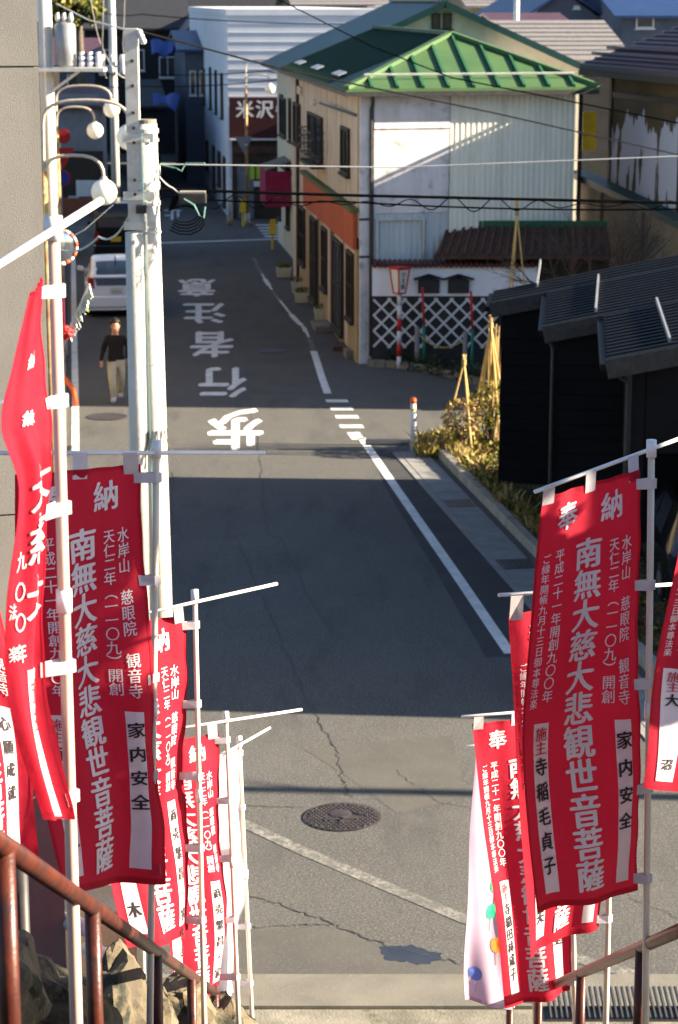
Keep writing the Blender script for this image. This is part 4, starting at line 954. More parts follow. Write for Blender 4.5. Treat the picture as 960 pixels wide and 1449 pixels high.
make('wire_wrap', m, 'metal_dark', up_)
make('earth_wire', MB().tube([on_pole(z)+A3(-.03,-.17,0) for z in np.linspace(.5, pt_[2]-.1, 12)], .004, 6), 'wire_green', up_)
m = MB(); m.tube([pt_+A3(0,0,-.02), pt_+A3(0,0,.05)], .13, 20); make('cap', m, 'concrete_old', up_)
# steel channel post strapped to it
s0, s1 = D(186, 40, PY-.06), D(199, 640, PY-.06)
sp = thing('steel_post', A3(s1[0], PY-.06, 0), 'galvanised square steel post strapped beside the concrete pole', 'post')
def on_s(py):
    f = (py-40)/600; return s0+(s1-s0)*f
sb = s1+(s1-s0)*(s1[2]/(s0[2]-s1[2])); sb[2] = 0
make('channel', MB().beam(on_s(318), s0, .16, .11, (0,1,0)), 'galv', sp, bevel=.008)
m = MB(); lowtop = on_s(322); m.tube([sb, lowtop], [.14,.125], 20); make('lower_tube', m, 'pole_concrete', sp, True)
m = MB()
for py in (84, 118, 155, 176, 196, 248, 268):
    q = on_s(py); m.tube([q+A3(.01,-.085,0), q+A3(.01,-.05,0)], .02, 8)
make('bolt_hole', m, 'tar', sp)
for py in (190, 270, 312): q = on_s(py); make('strap', MB().box(q[0]-.13, q[0]+.24, q[1]-.08, q[1]-.066, q[2]-.05, q[2]+.05), 'galv', sp)
q = on_s(42); m = MB()
for k in range(3): m.ball(q+A3(.1+.02*k,-.05,-.03-.05*k), .04, 10, 6)
make('insulator', m, 'white_plastic', sp, True)
# a pole out of frame on the right that carries the cables
rp = A3(15.5, 21.9, 0); t = thing('utility_pole', rp, 'concrete utility pole standing right of the view', 'utility pole')
make('shaft', MB().tube([rp-A3(0,0,.1), rp+A3(0,0,8.6)], [.12,.09], 20), 'pole_concrete', t, True); make('cross_arm', MB().box(rp[0]-.7, rp[0]+.7, rp[1]-.2, rp[1]-.1, 8.1, 8.2), 'galv', t)

def lamp(px, y, label, z_hi=5.95, z_lo=5.45, flip=1):
    b = D(px, 300, y); b[2] = 0; t = thing('street_lamp', b, label, 'street lamp', 'twin globe street lamps')
    make('post', MB().tube([b, b+A3(0,0,3), b+A3(0,0,z_hi-.5)], [.075,.06,.05], 14), 'rusty_post', t, True)
    for reach, zg in ((1.32, z_hi), (.92, z_lo)):
        pts = []
        for k in range(13):
            a = math.pi*(1-k/12); pts.append(b+A3(flip*(reach/2+reach/2*math.copysign(abs(math.cos(a))**.75, math.cos(a))), .08*(reach > 1), zg+.2+.36*math.sin(a)**.7))
        pts = [b+A3(0,.0,zg-.9), b+A3(0,.02,zg-.3)]+pts
        make('arm', MB().tube(pts, .026, 8), 'lamp_metal', t, True); e = pts[-1]
        g = make('globe', MB().ball(e-A3(0,0,.2), .2, 24, 16), 'globe', t, True); make('collar', MB().tube([e-A3(0,0,.06), e+A3(0,0,.04)], [.085,.04], 12), 'lamp_metal', g, True)
    make('base', MB().tube([b, b+A3(0,0,.5)], [.13,.11], 14), 'lamp_metal', t, True)
lamp(64, 33.8, 'nearest twin globe street lamp at the left, lowest big globe', 6.45, 5.62)
lamp(84, 53, 'second twin globe street lamp behind the nearest one at left')
lamp(350, 84.5, 'far twin globe street lamp before the maroon sign', 5.75, 5.2)
# transformer pole
b = D(72, 300, 51.5); b[2] = 0; t = thing('transformer_pole', b, 'concrete pole with grey transformer drum at upper left', 'utility pole')
make('shaft', MB().tube([b, b+A3(0,0,11)], [.19,.15], 18), 'pole_concrete', t, True); c = D(93, 62, 51.3)
tr = make('transformer', MB().tube([c+A3(0,0,-.52), c+A3(0,0,-.48), c+A3(0,0,.42), c+A3(0,0,.5)], [.2,.24,.24,.15], 20), 'shutter', t, True)
m = MB()
for k in range(3): q = c+A3(-.15+.15*k, -.1, .5); m.tube([q, q+A3(0,0,.08), q+A3(0,0,.2)], [.05,.06,.03], 8)
make('bushing', m, 'white_plastic', tr, True)
make('platform', MB().box(b[0]-.3, c[0]+.9, 51.0, 51.7, c[2]-.62, c[2]-.54), 'galv', t)
m = MB()
for k in range(3):
    q = c+A3(.38+.19*k, -.1, -.52); m.tube([q, q+A3(0,0,.1), q+A3(0,0,.12), q+A3(0,0,.22), q+A3(0,0,.24), q+A3(0,0,.34)], [.06,.08,.05,.08,.05,.06], 8)
make('insulator', m, 'white_plastic', t, True)
make('guy_bracket', MB().beam(b+A3(.1,-.1,c[2]-1.1), c+A3(.3,0,-.62), .06, .06), 'galv', t)
b = D(165, 300, 86.5); b[2] = 0; t = thing('far_pole', b, 'slim concrete pole with white insulators beyond the junction', 'utility pole')
make('shaft', MB().tube([b, b+A3(0,0,11)], [.17,.13], 14), 'pole_concrete', t, True); q = D(158, 92, 86.3)
make('cross_arm', MB().box(q[0]-.5, q[0]+.7, 86.2, 86.3, q[2]-.1, q[2]), 'galv', t)
m = MB()
for k in range(3): c = q+A3(-.35+.4*k,-.1,0); m.tube([c-A3(0,0,.4), c-A3(0,0,.2), c, c+A3(0,0,.25), c+A3(0,0,.4)], [.12,.15,.12,.15,.09], 10)
make('insulator', m, 'white_plastic', t, True)

def cable(name, pts, r, m, label, grp=None, sag=0.0, n=24, parent=None):
    P = []
    for i in range(len(pts)-1):
        for f in np.linspace(0, 1, n, endpoint=False): P.append(pts[i]*(1-f)+pts[i+1]*f-A3(0,0,sag*4*f*(1-f)))
    P.append(pts[-1]); return tag(make(name, MB().tube(P, r, 6), m), label, 'cable', grp)
WG = 'overhead wires'
R1_, L1_ = rp+A3(-.1,0,0), on_pole(D(207,268,PY)[2])
bun = [D(224,268,PY), D(480,276,25.6), D(960,287,25.0), A3(rp[0]-.1, rp[1], D(960,290,25)[2])]
cable('cable_bundle', bun, .019, 'wire', 'thick black cable bundle crossing in front of the green roofed house', WG)
cable('cable_bundle', [p-A3(0,.02,.07) for p in bun], .011, 'wire', 'thinner black cable slung just below the thick bundle', WG, .04)
m = MB(); pts = []
for k in range(260):
    f = k/259; i = min(int(f*2), 1); p = bun[0]*(1-f)+bun[2]*f; p = D(225+735*f, 273+6*f, 26-1.0*f)
    pts.append(p+A3(0,.05*math.cos(k*.29),-.10-.085*math.sin(k*.29)*(.6+.4*math.sin(k*.05))))
tag(make('spiral_hanger', m.tube(pts, .007, 5), 'wire'), 'loose spiral hanger wire looping along the cable bundle', 'cable', WG)
c = D(273, 277, 25.8); t = thing('cable_closure', c, 'black cable splice box hanging on the bundle beside the pole', 'splice box')
make('case', MB().box(c[0]-.16, c[0]+.16, c[1]-.06, c[1]+.06, c[2]-.09, c[2]+.03), 'metal_dark', t, bevel=.01); make('clamp', MB().box(c[0]-.15, c[0]+.15, c[1]-.05, c[1]+.05, c[2]+.035, c[2]+.055), 'lamp_metal', t)
m = MB()
for k in range(5):
    q = [c+A3(-.16-.02*k,0,0)]+[c+A3(-.1+.2*math.sin(a)*(.8+.1*k), .02*k, -.12-.16*(1-math.cos(a))*(.6+.12*k)) for a in np.linspace(-.9, 4.0, 10)]
    m.tube(q, .009, 5)
make('loop', m, 'wire', t); make('green_loop', MB().tube([c+A3(-.1,-.07,-.03), c+A3(.02,-.08,-.1), c+A3(.08,-.08,-.22), c+A3(.13,-.08,-.25), c+A3(.15,-.08,-.12)], .010, 6), 'wire_green', t)
P_ = on_pole(D(207,232,PY)[2])+A3(.16,-.04,0)
cable('service_wire', [P_, D(560,237,25.7), D(960,221,25.2), A3(rp[0], rp[1]-.1, D(960,215,25)[2])], .009, 'wire_white', 'thin white service wire crossing the corrugated wall', WG)
cable('service_lead', [P_+A3(0,-.02,0), D(250,238,25.9), D(257,242,25.9), D(263,231,25.9), D(290,231,25.8)], .008, 'wire_green', 'pale green looped lead beside the pole top', WG, 0, 6)
cable('service_lead', [P_, D(226,250,25.9), D(245,266,25.9), D(262,274,25.8)], .009, 'wire_white', 'pale lead dropping from the pole band to the bundle', WG, .02, 8)
cable('span_wire', [s0+A3(.1,-.06,-.03), D(400,98,29), D(700,160,34), D(1000,228,40)], .012, 'wire', 'dark wire from the steel post past the green roof eave', WG)
cable('span_wire', [D(300,-40,40), D(400,2,40), D(527,66,38), D(640,110,36), D(1000,182,34)], .012, 'wire', 'dark wire slanting across the green hip roof', WG)
cable('span_wire', [s0+A3(-.05,0,-.02), D(125,28,45), D(80,5,51)], .012, 'wire_white', 'wire between steel post and transformer pole', WG)
for k, (a, b) in enumerate((((196,104),(380,100)), ((196,122),(400,112)), ((200,20),(500,34)))):
    cable('span_wire', [D(a[0]-60,a[1]-4,84), D(*a,84), D(*b,80), D(b[0]+40,b[1],79)], .02, 'wire', ('upper','middle','lower')[k]+' dark wire over the far junction', WG, .1)
for k, px in enumerate((120, 147, 178)):
    cable('drop_wire', [D(px,-60,60), D(px+(22,-2,-4)[k],60,70), D(px+(60,4,2)[k],110,84)], .012, 'wire_white', ('left','middle','right')[k]+' thin wire hanging down at the upper left poles', WG, .3)
cable('stay_wire', [on_s(300)+A3(-.08,0,0), D(140,335,27), D(75,348,28)], .012, 'wire_white', 'slack pale wire from the steel post towards the mirror', WG, .12)
cable('stay_wire', [D(160,290,33), D(120,325,33), D(92,340,33)], .006, 'wire_white', 'hairline wire under the lowest lamp globe', WG)

# traffic mirror, signs, small street things
c = D(85, 350, 37); t = thing('traffic_mirror', (c[0]-.35, 37, 0), 'round traffic mirror with orange and white rim at left', 'mirror')
make('pole', MB().tube([(c[0]-.3,37.1,0), (c[0]-.3,37.1,c[2]+.3)], .045, 12), 'orange_paint', t, True)
nv = A3(.35,-.93,-.1); nv /= np.linalg.norm(nv); ux = np.cross(nv, A3(0,0,1)); ux /= np.linalg.norm(ux); uy = np.cross(ux, nv)
m = MB(); vs = [c+nv*.06]
for r in (.12,.2,.27):
    for j in range(32): a = 2*math.pi*j/32; vs.append(c+nv*(.06-.06*(r/.27)**2)+ux*r*math.cos(a)+uy*r*math.sin(a))
m.add(vs, [(0,1+j,1+(j+1) % 32) for j in range(32)]+[(1+32*i+j, 33+32*i+j, 33+32*i+(j+1) % 32, 1+32*i+(j+1) % 32) for i in range(2) for j in range(32)]); make('glass', m, 'mirror', t, True)
rim = None
for j in range(20):
    a0, a1 = 2*math.pi*j/20, 2*math.pi*(j+1)/20; q = [c+ux*.29*math.cos(a)+uy*.29*math.sin(a) for a in (a0,(a0+a1)/2,a1)]
    make('rim_segment', MB().tube(q, .028, 8), 'orange_paint' if j % 2 else 'white_plastic', t, True)
b = D(88, 318, 80); b[2] = 0; t = thing('traffic_sign', b, 'sign post with red stop triangle and blue disc at far left', 'traffic sign')
make('post', MB().tube([b, b+A3(0,0,3.9)], .04, 10), 'galv', t, True)
c = D(90, 222, 79.9); make('stop_triangle', MB().slab([], 0) if False else MB().add([c+A3(-.42,0,.33), c+A3(.42,0,.33), c+A3(0,0,-.42), c+A3(-.42,.03,.33), c+A3(.42,.03,.33), c+A3(0,.03,-.42)], [(0,2,1),(3,4,5),(0,1,4,3),(1,2,5,4),(2,0,3,5)]), 'red_paint', t)
c = D(88, 252, 79.9); make('blue_disc', MB().tube([c, c+A3(0,.03,0)], .26, 24), 'blue_paint', t); make('red_ring', MB().tube([c+A3(0,.031,0), c+A3(0,.05,0)], .31, 24), 'red_paint', t)
c = D(90, 193, 79.9); make('red_disc', MB().tube([c, c+A3(0,.03,0)], .26, 24), 'red_paint', t)
b = D(325, 318, 85); b[2] = 0; t = thing('marker_post', b, 'white marker post with rusty foot at the far corner', 'post')
make('shaft', MB().tube([b+A3(0,0,.25), b+A3(0,0,1.75)], .09, 12), 'white_plastic', t, True); make('foot', MB().tube([b, b+A3(0,0,.25)], .095, 12), 'rusty_post', t, True)
c = D(346, 205, 84.2); tri = thing('give_way_sign', c*A3(1,1,0), 'grey back of a triangular sign on the far lamp post', 'traffic sign')
make('plate', MB().add([c+A3(-.36,0,.3), c+A3(.3,.2,.3), c+A3(0,.1,-.36), c+A3(-.36,.03,.3), c+A3(.3,.23,.3), c+A3(0,.13,-.36)], [(0,2,1),(3,4,5),(0,1,4,3),(1,2,5,4),(2,0,3,5)]), 'shutter', tri); make('clamp', MB().box(c[0]-.1,c[0]+.12,c[1]+.1,c[1]+.3,c[2]-.03,c[2]+.03), 'galv', tri)
for px, py, d, lab in ((344,318,84.3,'yellow crossing flag box beside the far lamp post'), (386,352,76.4,'yellow box on a stick at the shop corner')):
    b = D(px, py, d); b[2] = 0; t = thing('flag_box', b, lab, 'flag box'); make('stick', MB().tube([b, b+A3(0,0,.65)], .04, 8), 'yellow_paint', t)
    make('hood', MB().hexa([b+A3(-.13,-.1,.55), b+A3(.13,-.1,.55), b+A3(.13,.1,.55), b+A3(-.13,.1,.55), b+A3(-.07,-.07,1.05), b+A3(.1,-.07,1.05), b+A3(.1,.07,1.05), b+A3(-.07,.07,1.05)]), 'yellow_paint', t)
# street decoration: silver bar with tinsel strips and a red rosette
a, b = D(96, 470, 31), D(127, 402, 31); t = thing('street_decoration', a*A3(1,1,0), 'silver bar hung with tinsel strips and a red rosette at left', 'decoration')
make('bar', MB().beam(a, b, .05, .03), 'galv', t)
for k in range(26):
    q = a+(b-a)*(k+.5)/26; l = rnd.uniform(.1,.2); make('tinsel', MB().beam(q, q+A3(.05+rnd.uniform(-.02,.03),-.03,-l), .012, .012), 'galv' if k % 6 else 'lime_paper', t)
m = MB(); c = a+A3(-.02,-.03,0)
for k in range(40): d = A3(rnd.gauss(0,1), rnd.gauss(0,1), rnd.gauss(0,1)); d /= np.linalg.norm(d); m.ball(c+d*.07, .04, 6, 4)
make('rosette', m, 'red_paint', t); make('holder', MB().tube([a*A3(1,1,0)+A3(-.15,.1,0), a+A3(-.15,.1,.1), a], .02, 8), 'rusty_post', t)
b = D(91, 500, 34.4); t = tag(make('shop_plate', MB().box(b[0]-.12, b[0]+.02, b[1], b[1]+.04, 3.2, 4.1), 'pink_canvas'), 'small faded pink plate on the left lamp post', 'plate')
# orange guard pipe at left kerb
b = G(108, 575); pts = [b+A3(-.5,.6,.0), b+A3(-.45,.55,.45), b+A3(-.25,.3,.55), b+A3(-.05,.05,.35), b+A3(0,0,0)]
tag(make('guard_pipe', MB().tube(pts, .055, 12), 'orange_paint', None, True), 'bent orange guard pipe on the left pavement edge', 'guard pipe')
# planters along the shop front
def planter(px, py, w, h, label, d=.3):
    c = G(px, py); t = thing('planter', c, label, 'planter', 'planters along the shop front')
    make('trough', MB().hexa([c+A3(-w*.42,-d*.4,0), c+A3(w*.42,-d*.4,0), c+A3(w*.42,d*.4,0), c+A3(-w*.42,d*.4,0), c+A3(-w/2,-d/2,h), c+A3(w/2,-d/2,h), c+A3(w/2,d/2,h), c+A3(-w/2,d/2,h)]), 'planter_white', t, bevel=.015)
    m = MB(); leaves(m, c+A3(0,0,h), 120, w*.45, d*.4, .16, .07, 2); kind(make('plant', m, ['leaf_a','leaf_b'], t), 'stuff')
planter(457, 452, .5, .3, 'pale trough planter nearest along the shaded shop front'); planter(427, 428, .42, .28, 'middle pale planter by the shop front with trailing plant'); planter(425, 414, .55, .32, 'wide pale planter farther along the shop front')
planter(402, 392, .5, .3, 'farthest small planter under the shop windows')
stp = thing('door_step', G(470, 480), 'broken stone step and channel edge before the shop pier', 'step')
for (x, y), (w, d, h) in (((468,470),(.8,1.2,.16)), ((486,497),(.5,.7,.12)), ((500,508),(.35,.6,.2))):
    c = G(x, y); make('stone', MB().hexa([c+SN*(-w/2), c+SN*(w/2), c+SN*(w/2)+SD*d, c+SN*(-w/2)+SD*d]+[c+q+A3(0,0,h) for q in (SN*(-w/2), SN*(w/2), SN*(w/2)+SD*d, SN*(-w/2)+SD*d)]), 'tile_brown' if w == .5 else 'concrete_old', stp, bevel=.02)

# ================================================================== VEHICLES
def vehicle(name, label, cat, c, hd, L, Wd, Ht, paint, side, rear_glass, boxy=False, plate='plate', flip=False):
    """c: ground point under the tail; hd: direction the tail->nose axis runs. side: outline (y, z) tail to nose over the roof"""
    f = A3(*hd); r = A3(f[1], -f[0], 0); t = thing(name, c, label, cat)
    def P(x, y, z): return c+r*x+f*y+A3(0,0,z)
    hw = Wd/2; belt = .92 if not boxy else .95
    def half(z, top):                       # half width with tumblehome
        if z <= belt: return hw*(1-.05*max(0,(.45-z)/.45))
        return hw*(1-(.27 if not boxy else .05)*(z-belt)/(top-belt))
    ys = [p[0] for p in side]; zs = [p[1] for p in side]
    Y = np.linspace(0, L, 45); m = MB(); rows = []
    for y in Y:
        top = float(np.interp(y, ys, zs)); k = .05*math.exp(-y/.12)+.10*math.exp(-(L-y)/.25); row = []
        hs_ = [.2, .35, .6, .8, min(belt, top-.02)]
        hs_ += [belt+(top-belt)*g for g in (.35,.7,.93)] if top > belt+.05 else [top-.015, top-.01, top-.005]
        for z in hs_: row.append((half(z, max(top, belt+.1))*(1-k*2), z))
        row.append((row[-1][0]*.9, top)); row.append((row[-1][0]*.45, top+.015)); rows.append([(x, y, z) for x, z in row]+[(-x, y, z) for x, z in row[::-1]])
    n_ = len(rows[0]); vs = [P(*q) for rw_ in rows for q in rw_]
    fs = [(i*n_+j, i*n_+j+1, (i+1)*n_+j+1, (i+1)*n_+j) for i in range(len(rows)-1) for j in range(n_-1)]+[tuple(range(n_))[::-1], tuple((len(rows)-1)*n_+j for j in range(n_))]
    m.add(vs, fs); body = make('body', m, paint, t, True)
    sm = body.modifiers.new('edge', 'EDGE_SPLIT'); sm.split_angle = math.radians(40)
    make('underbody', MB().hexa([P(-hw*.9,.15,.12),P(hw*.9,.15,.12),P(hw*.9,L-.15,.12),P(-hw*.9,L-.15,.12),P(-hw*.9,.1,.3),P(hw*.9,.1,.3),P(hw*.9,L-.1,.3),P(-hw*.9,L-.1,.3)]), 'tyre', t)
    for y in (L*.2, L*.82):
        for s in (-1, 1):
            w = make('wheel', MB().tube([P(s*(hw-.2),y,.31), P(s*(hw+.005),y,.31)], .31, 24), 'tyre', t); make('rim', MB().tube([P(s*(hw+.004),y,.31), P(s*(hw+.014),y,.31)], .19, 18), 'rim', w)
    def surf(y0, y1, xf0, xf1, mt, nm, lift=.012):     # panel following the top outline (rear glass, windscreen)
        vs = []; N_ = 6
        for i in range(N_+1):
            y = y0+(y1-y0)*i/N_; top = float(np.interp(y, ys, zs)); w = half(top, max(top, belt+.1))*.86
            dy = lift
            for g in np.linspace(xf0, xf1, 7): vs.append(P(w*g, y-(dy if y < L/2 else -dy), top+.012+lift*.6-(abs(g)**3)*.02))
        make(nm, MB().add(vs, [(i*7+j, i*7+j+1, (i+1)*7+j+1, (i+1)*7+j) for i in range(N_) for j in range(6)]), mt, t, True)
    for (y0, y1, nm) in rear_glass: surf(y0, y1, -1, 1, 'glass', nm)
    for s in (-1, 1):                          # side windows
        for y0, y1 in ((L*.24,L*.42),(L*.44,L*.62)):
            q = []
            for y, g in ((y0,.12),(y1,.12),(y1,.85),(y0,.85)):
                top = float(np.interp(y, ys, zs)); z = belt+(top-belt)*g; q.append(P(s*(half(z, top)+.008), y, z))
            make('side_window', MB().sheet(q if s > 0 else q[::-1]), 'glass', t)
        m = MB(); m.hexa([P(s*(hw+.02),L*.64,.95),P(s*(hw+.2),L*.64,.97),P(s*(hw+.2),L*.64+.1,.97),P(s*(hw+.02),L*.64+.1,.95),P(s*(hw+.02),L*.64,1.08),P(s*(hw+.2),L*.64,1.1),P(s*(hw+.2),L*.64+.1,1.1),P(s*(hw+.02),L*.64+.1,1.08)])
        make('mirror', m, paint, t, bevel=.02)
    return t, P, half, hw
c0 = G(166, 449); cfw = SD
car, P, half, hw = vehicle('white_hatchback', 'white hatchback parked on the left of the street, seen from behind', 'car', c0, cfw, 4.45, 1.73, 1.49, 'car_white',
    [(0,.86),(.05,1.02),(.12,1.10),(.55,1.27),(1.3,1.46),(2.0,1.49),(2.6,1.44),(3.5,.98),(4.2,.82),(4.45,.6)], [(.16,1.12,'rear_window'),(2.75,3.4,'windscreen')])
for s in (-1, 1):
    make('tail_light', MB().hexa([P(s*(hw-.28),-.02,.80),P(s*(hw-.05),.03,.80),P(s*(hw-.04),.2,.80),P(s*(hw-.28),.15,.80),P(s*(hw-.25),.0,1.08),P(s*(hw-.13),.05,1.10),P(s*(hw-.1),.25,1.10),P(s*(hw-.25),.2,1.08)]), 'light_red', car, bevel=.02)
    make('reflector', MB().hexa([P(s*(hw-.3),-.012,.42),P(s*(hw-.12),.0,.42),P(s*(hw-.12),.05,.42),P(s*(hw-.3),.05,.42),P(s*(hw-.3),-.012,.48),P(s*(hw-.12),.0,.48),P(s*(hw-.12),.05,.48),P(s*(hw-.3),.05,.48)]), 'light_red', car)
make('bumper', MB().hexa([P(-hw*.9,-.06,.28),P(hw*.9,-.06,.28),P(hw*.97,.3,.28),P(-hw*.97,.3,.28),P(-hw*.88,-.06,.58),P(hw*.88,-.06,.58),P(hw*.95,.3,.62),P(-hw*.95,.3,.62)]), 'car_white', car, bevel=.04)
make('lower_window', MB().hexa([P(-hw*.62,-.012,.88),P(hw*.62,-.012,.88),P(hw*.62,.1,.88),P(-hw*.62,.1,.88),P(-hw*.66,.045,1.06),P(hw*.66,.045,1.06),P(hw*.66,.15,1.06),P(-hw*.66,.15,1.06)]), 'glass', car)
make('spoiler', MB().hexa([P(-hw*.74,.02,1.075),P(hw*.74,.02,1.075),P(hw*.74,.2,1.10),P(-hw*.74,.2,1.10),P(-hw*.74,.0,1.12),P(hw*.74,.0,1.12),P(hw*.74,.2,1.155),P(-hw*.74,.2,1.155)]), 'car_white', car, bevel=.015)
pl = make('number_plate', MB().hexa([P(-.17,-.035,.66),P(.17,-.035,.66),P(.17,.02,.66),P(-.17,.02,.66),P(-.17,-.03,.83),P(.17,-.03,.83),P(.17,.02,.83),P(-.17,.02,.83)]), 'plate', car)
m = MB()
for k, ch in enumerate('4063'): v, f = glyph(ch); m.add([P(-.10+k*.068+(x+.18)*.1, -.038, .715+y*.09) for x, y in v], f)
make('plate_number', m, 'green_paint', pl)
make('antenna', MB().tube([P(0,1.1,1.44), P(0,1.05,1.56), P(0,1.0,1.60)], [.02,.012,.005], 6), 'tyre', car)
c0 = G(165, 368)
van, P, half, hw = vehicle('black_van', 'black box van standing beyond the white hatchback', 'van', c0, cfw, 3.4, 1.48, 1.9, 'car_black',
    [(0,1.5),(.05,1.78),(.15,1.86),(.6,1.9),(2.3,1.88),(2.9,1.2),(3.3,1.0),(3.4,.8)], [(2.4,2.85,'windscreen')], True)
make('rear_window', MB().hexa([P(-hw*.78,-.015,1.1),P(hw*.78,-.015,1.1),P(hw*.78,.06,1.1),P(-hw*.78,.06,1.1),P(-hw*.74,.015,1.62),P(hw*.74,.015,1.62),P(hw*.74,.1,1.62),P(-hw*.74,.1,1.62)]), 'glass', van)
make('number_plate', MB().hexa([P(-.17,-.03,.62),P(.17,-.03,.62),P(.17,.02,.62),P(-.17,.02,.62),P(-.17,-.03,.79),P(.17,-.03,.79),P(.17,.02,.79),P(-.17,.02,.79)]), 'plate_yellow', van)
for s in (-1, 1): make('tail_light', MB().hexa([P(s*(hw-.16),-.02,.62),P(s*(hw-.03),.02,.62),P(s*(hw-.03),.1,.62),P(s*(hw-.16),.1,.62),P(s*(hw-.16),-.02,.95),P(s*(hw-.03),.02,.95),P(s*(hw-.03),.1,.95),P(s*(hw-.16),.1,.95)]), 'light_red', van)
make('bumper', MB().hexa([P(-hw*.95,-.06,.25),P(hw*.95,-.06,.25),P(hw,.2,.25),P(-hw,.2,.25),P(-hw*.95,-.06,.5),P(hw*.95,-.06,.5),P(hw,.2,.52),P(-hw,.2,.52)]), 'car_black', van, bevel=.03)
c0 = A3(5.45, 29.6, .0)
vehicle('parked_car', 'dark car standing inside the carport of the black house', 'car', c0, (0,1,0), 3.9, 1.65, 1.6, 'car_black',
    [(0,.9),(.08,1.1),(.45,1.5),(1.0,1.58),(2.0,1.57),(2.9,1.0),(3.7,.85),(3.9,.6)], [(.1,.42,'rear_window'),(2.1,2.8,'windscreen')])

# ================================================================== WALKING MAN
def skin_mesh(verts, edges, rad, levels=2):
    me = bpy.data.meshes.new('sk'); me.from_pydata(verts, edges, []); ob = bpy.data.objects.new('sk', me); COL.objects.link(ob)
    ob.modifiers.new('s', 'SKIN')
    for i, r in enumerate(rad): me.skin_vertices[0].data[i].radius = r if isinstance(r, tuple) else (r, r)
    me.skin_vertices[0].data[0].use_root = True
    s = ob.modifiers.new('b', 'SUBSURF'); s.levels = levels; bpy.context.view_layer.update()
    out = bpy.data.meshes.new_from_object(ob.evaluated_get(bpy.context.evaluated_depsgraph_get()))
    v = np.array([p.co[:] for p in out.vertices]); f = [tuple(p.vertices) for p in out.polygons]
    bpy.data.objects.remove(ob); bpy.data.meshes.remove(me); bpy.data.meshes.remove(out); return v, f
pc = G(166, 567)
J = [((0,0,.93),(.165,.12)), ((0,.01,1.12),(.16,.11)), ((0,0,1.32),(.19,.125)), ((0,-.01,1.42),(.11,.09)), ((0,-.03,1.49),.06), ((0,-.06,1.58),(.085,.095)), ((0,-.06,1.67),(.092,.105)), ((0,-.05,1.74),.065),
     ((-.18,0,1.37),.08), ((-.27,.05,1.15),.064), ((-.31,-.12,.95),.048), ((-.32,-.18,.87),.036),
     ((.18,0,1.37),.08), ((.27,.12,1.16),.064), ((.24,.16,.95),.048), ((.23,.17,.86),.036),
     ((-.10,-.04,.80),.118), ((-.085,-.24,.50),.09), ((-.06,-.20,.14),.075), ((-.06,-.20,.07),.06), ((-.08,-.38,.055),.055),
     ((.10,.03,.80),.118), ((.10,.06,.48),.09), ((.07,.26,.18),.075), ((.07,.30,.11),.06), ((.08,.14,.055),.055)]
E_ = [(0,1),(1,2),(2,3),(3,4),(4,5),(5,6),(6,7),(2,8),(8,9),(9,10),(10,11),(2,12),(12,13),(13,14),(14,15),(0,16),(16,17),(17,18),(18,19),(19,20),(0,21),(21,22),(22,23),(23,24),(24,25)]
nb0 = len(J)
for hx, hy, hz, sg in ((-.32,-.18,.87,-1), (.23,.17,.86,1)):        # fingers
    base = 11 if sg < 0 else 15
    for k in range(4):
        J.append(((hx+(.018-.012*k)*1.2, hy-.02+.018*k, hz-.06), .0095)); E_.append((base, len(J)-1)); J.append(((hx+(.018-.012*k)*1.0, hy-.03+.018*k, hz-.11+.006*abs(k-1)), .0085)); E_.append((len(J)-2, len(J)-1))
    J.append(((hx-sg*.035, hy-.035, hz-.03), .011)); E_.append((base, len(J)-1)); J.append(((hx-sg*.04, hy-.05, hz-.065), .009)); E_.append((len(J)-2, len(J)-1))
v, f = skin_mesh([j[0] for j in J], E_, [j[1] for j in J])
man = thing('person', pc, 'man in dark jumper and khaki trousers walking towards the stairs', 'person')
ct, st_ = math.cos(math.radians(4)), math.sin(math.radians(4))
m = MB(); W = [pc+A3(x*ct-y*st_, x*st_+y*ct, z) for x, y, z in v]; vm = np.array(v)
for q in f:
    c = vm[list(q)].mean(0); x, y, z = c
    if z > 1.455 or (z < .905 and abs(x) > .205 and z > .6): k = 0
    elif z < .125: k = 3
    elif z > .90 and not (abs(x) > .22 and z < .90): k = 1
    else: k = 2
    m.m.append(k); m.f.append(q)
m.v = [tuple(w) for w in W]; make('body', m, ['skin','sweater','khaki','shoe'], man, True)
hc = pc+A3(0,-.05,1.69); hm = MB(); hm.ball(hc+A3(0,.012,.03), .118, 22, 14, (.95,1.05,.92)); hm.v = [tuple(A3(*q)*1.0+A3(rnd.gauss(0,.005), rnd.gauss(0,.005), rnd.gauss(0,.005))) for q in hm.v]; hm.v = [tuple(A3(*q)+A3(0, .05 if (q[2] < hc[2]+.045 and q[1] < hc[1]-.02) else 0, 0)) for q in hm.v]
make('hair', hm, 'hair', man, True)
m = MB()
for s in (-1, 1): m.ball(pc+A3(s*.032,-.158,1.65), .011, 8, 6); 
make('eye', m, 'hair', man); make('nose', MB().hexa([pc+A3(-.016,-.182,1.605), pc+A3(.016,-.182,1.605), pc+A3(.014,-.14,1.605), pc+A3(-.014,-.14,1.605), pc+A3(-.007,-.165,1.655), pc+A3(.007,-.165,1.655), pc+A3(.006,-.14,1.655), pc+A3(-.006,-.14,1.655)]), 'skin', man)
make('mouth', MB().box(pc[0]-.022, pc[0]+.022, pc[1]-.158, pc[1]-.13, 1.568, 1.577), 'ink_red', man)
m = MB(); [m.ball(pc+A3(s*.094,-.04,1.635), .022, 8, 6, (.5,1,1.5)) for s in (-1,1)]; make('ear', m, 'skin', man, True)
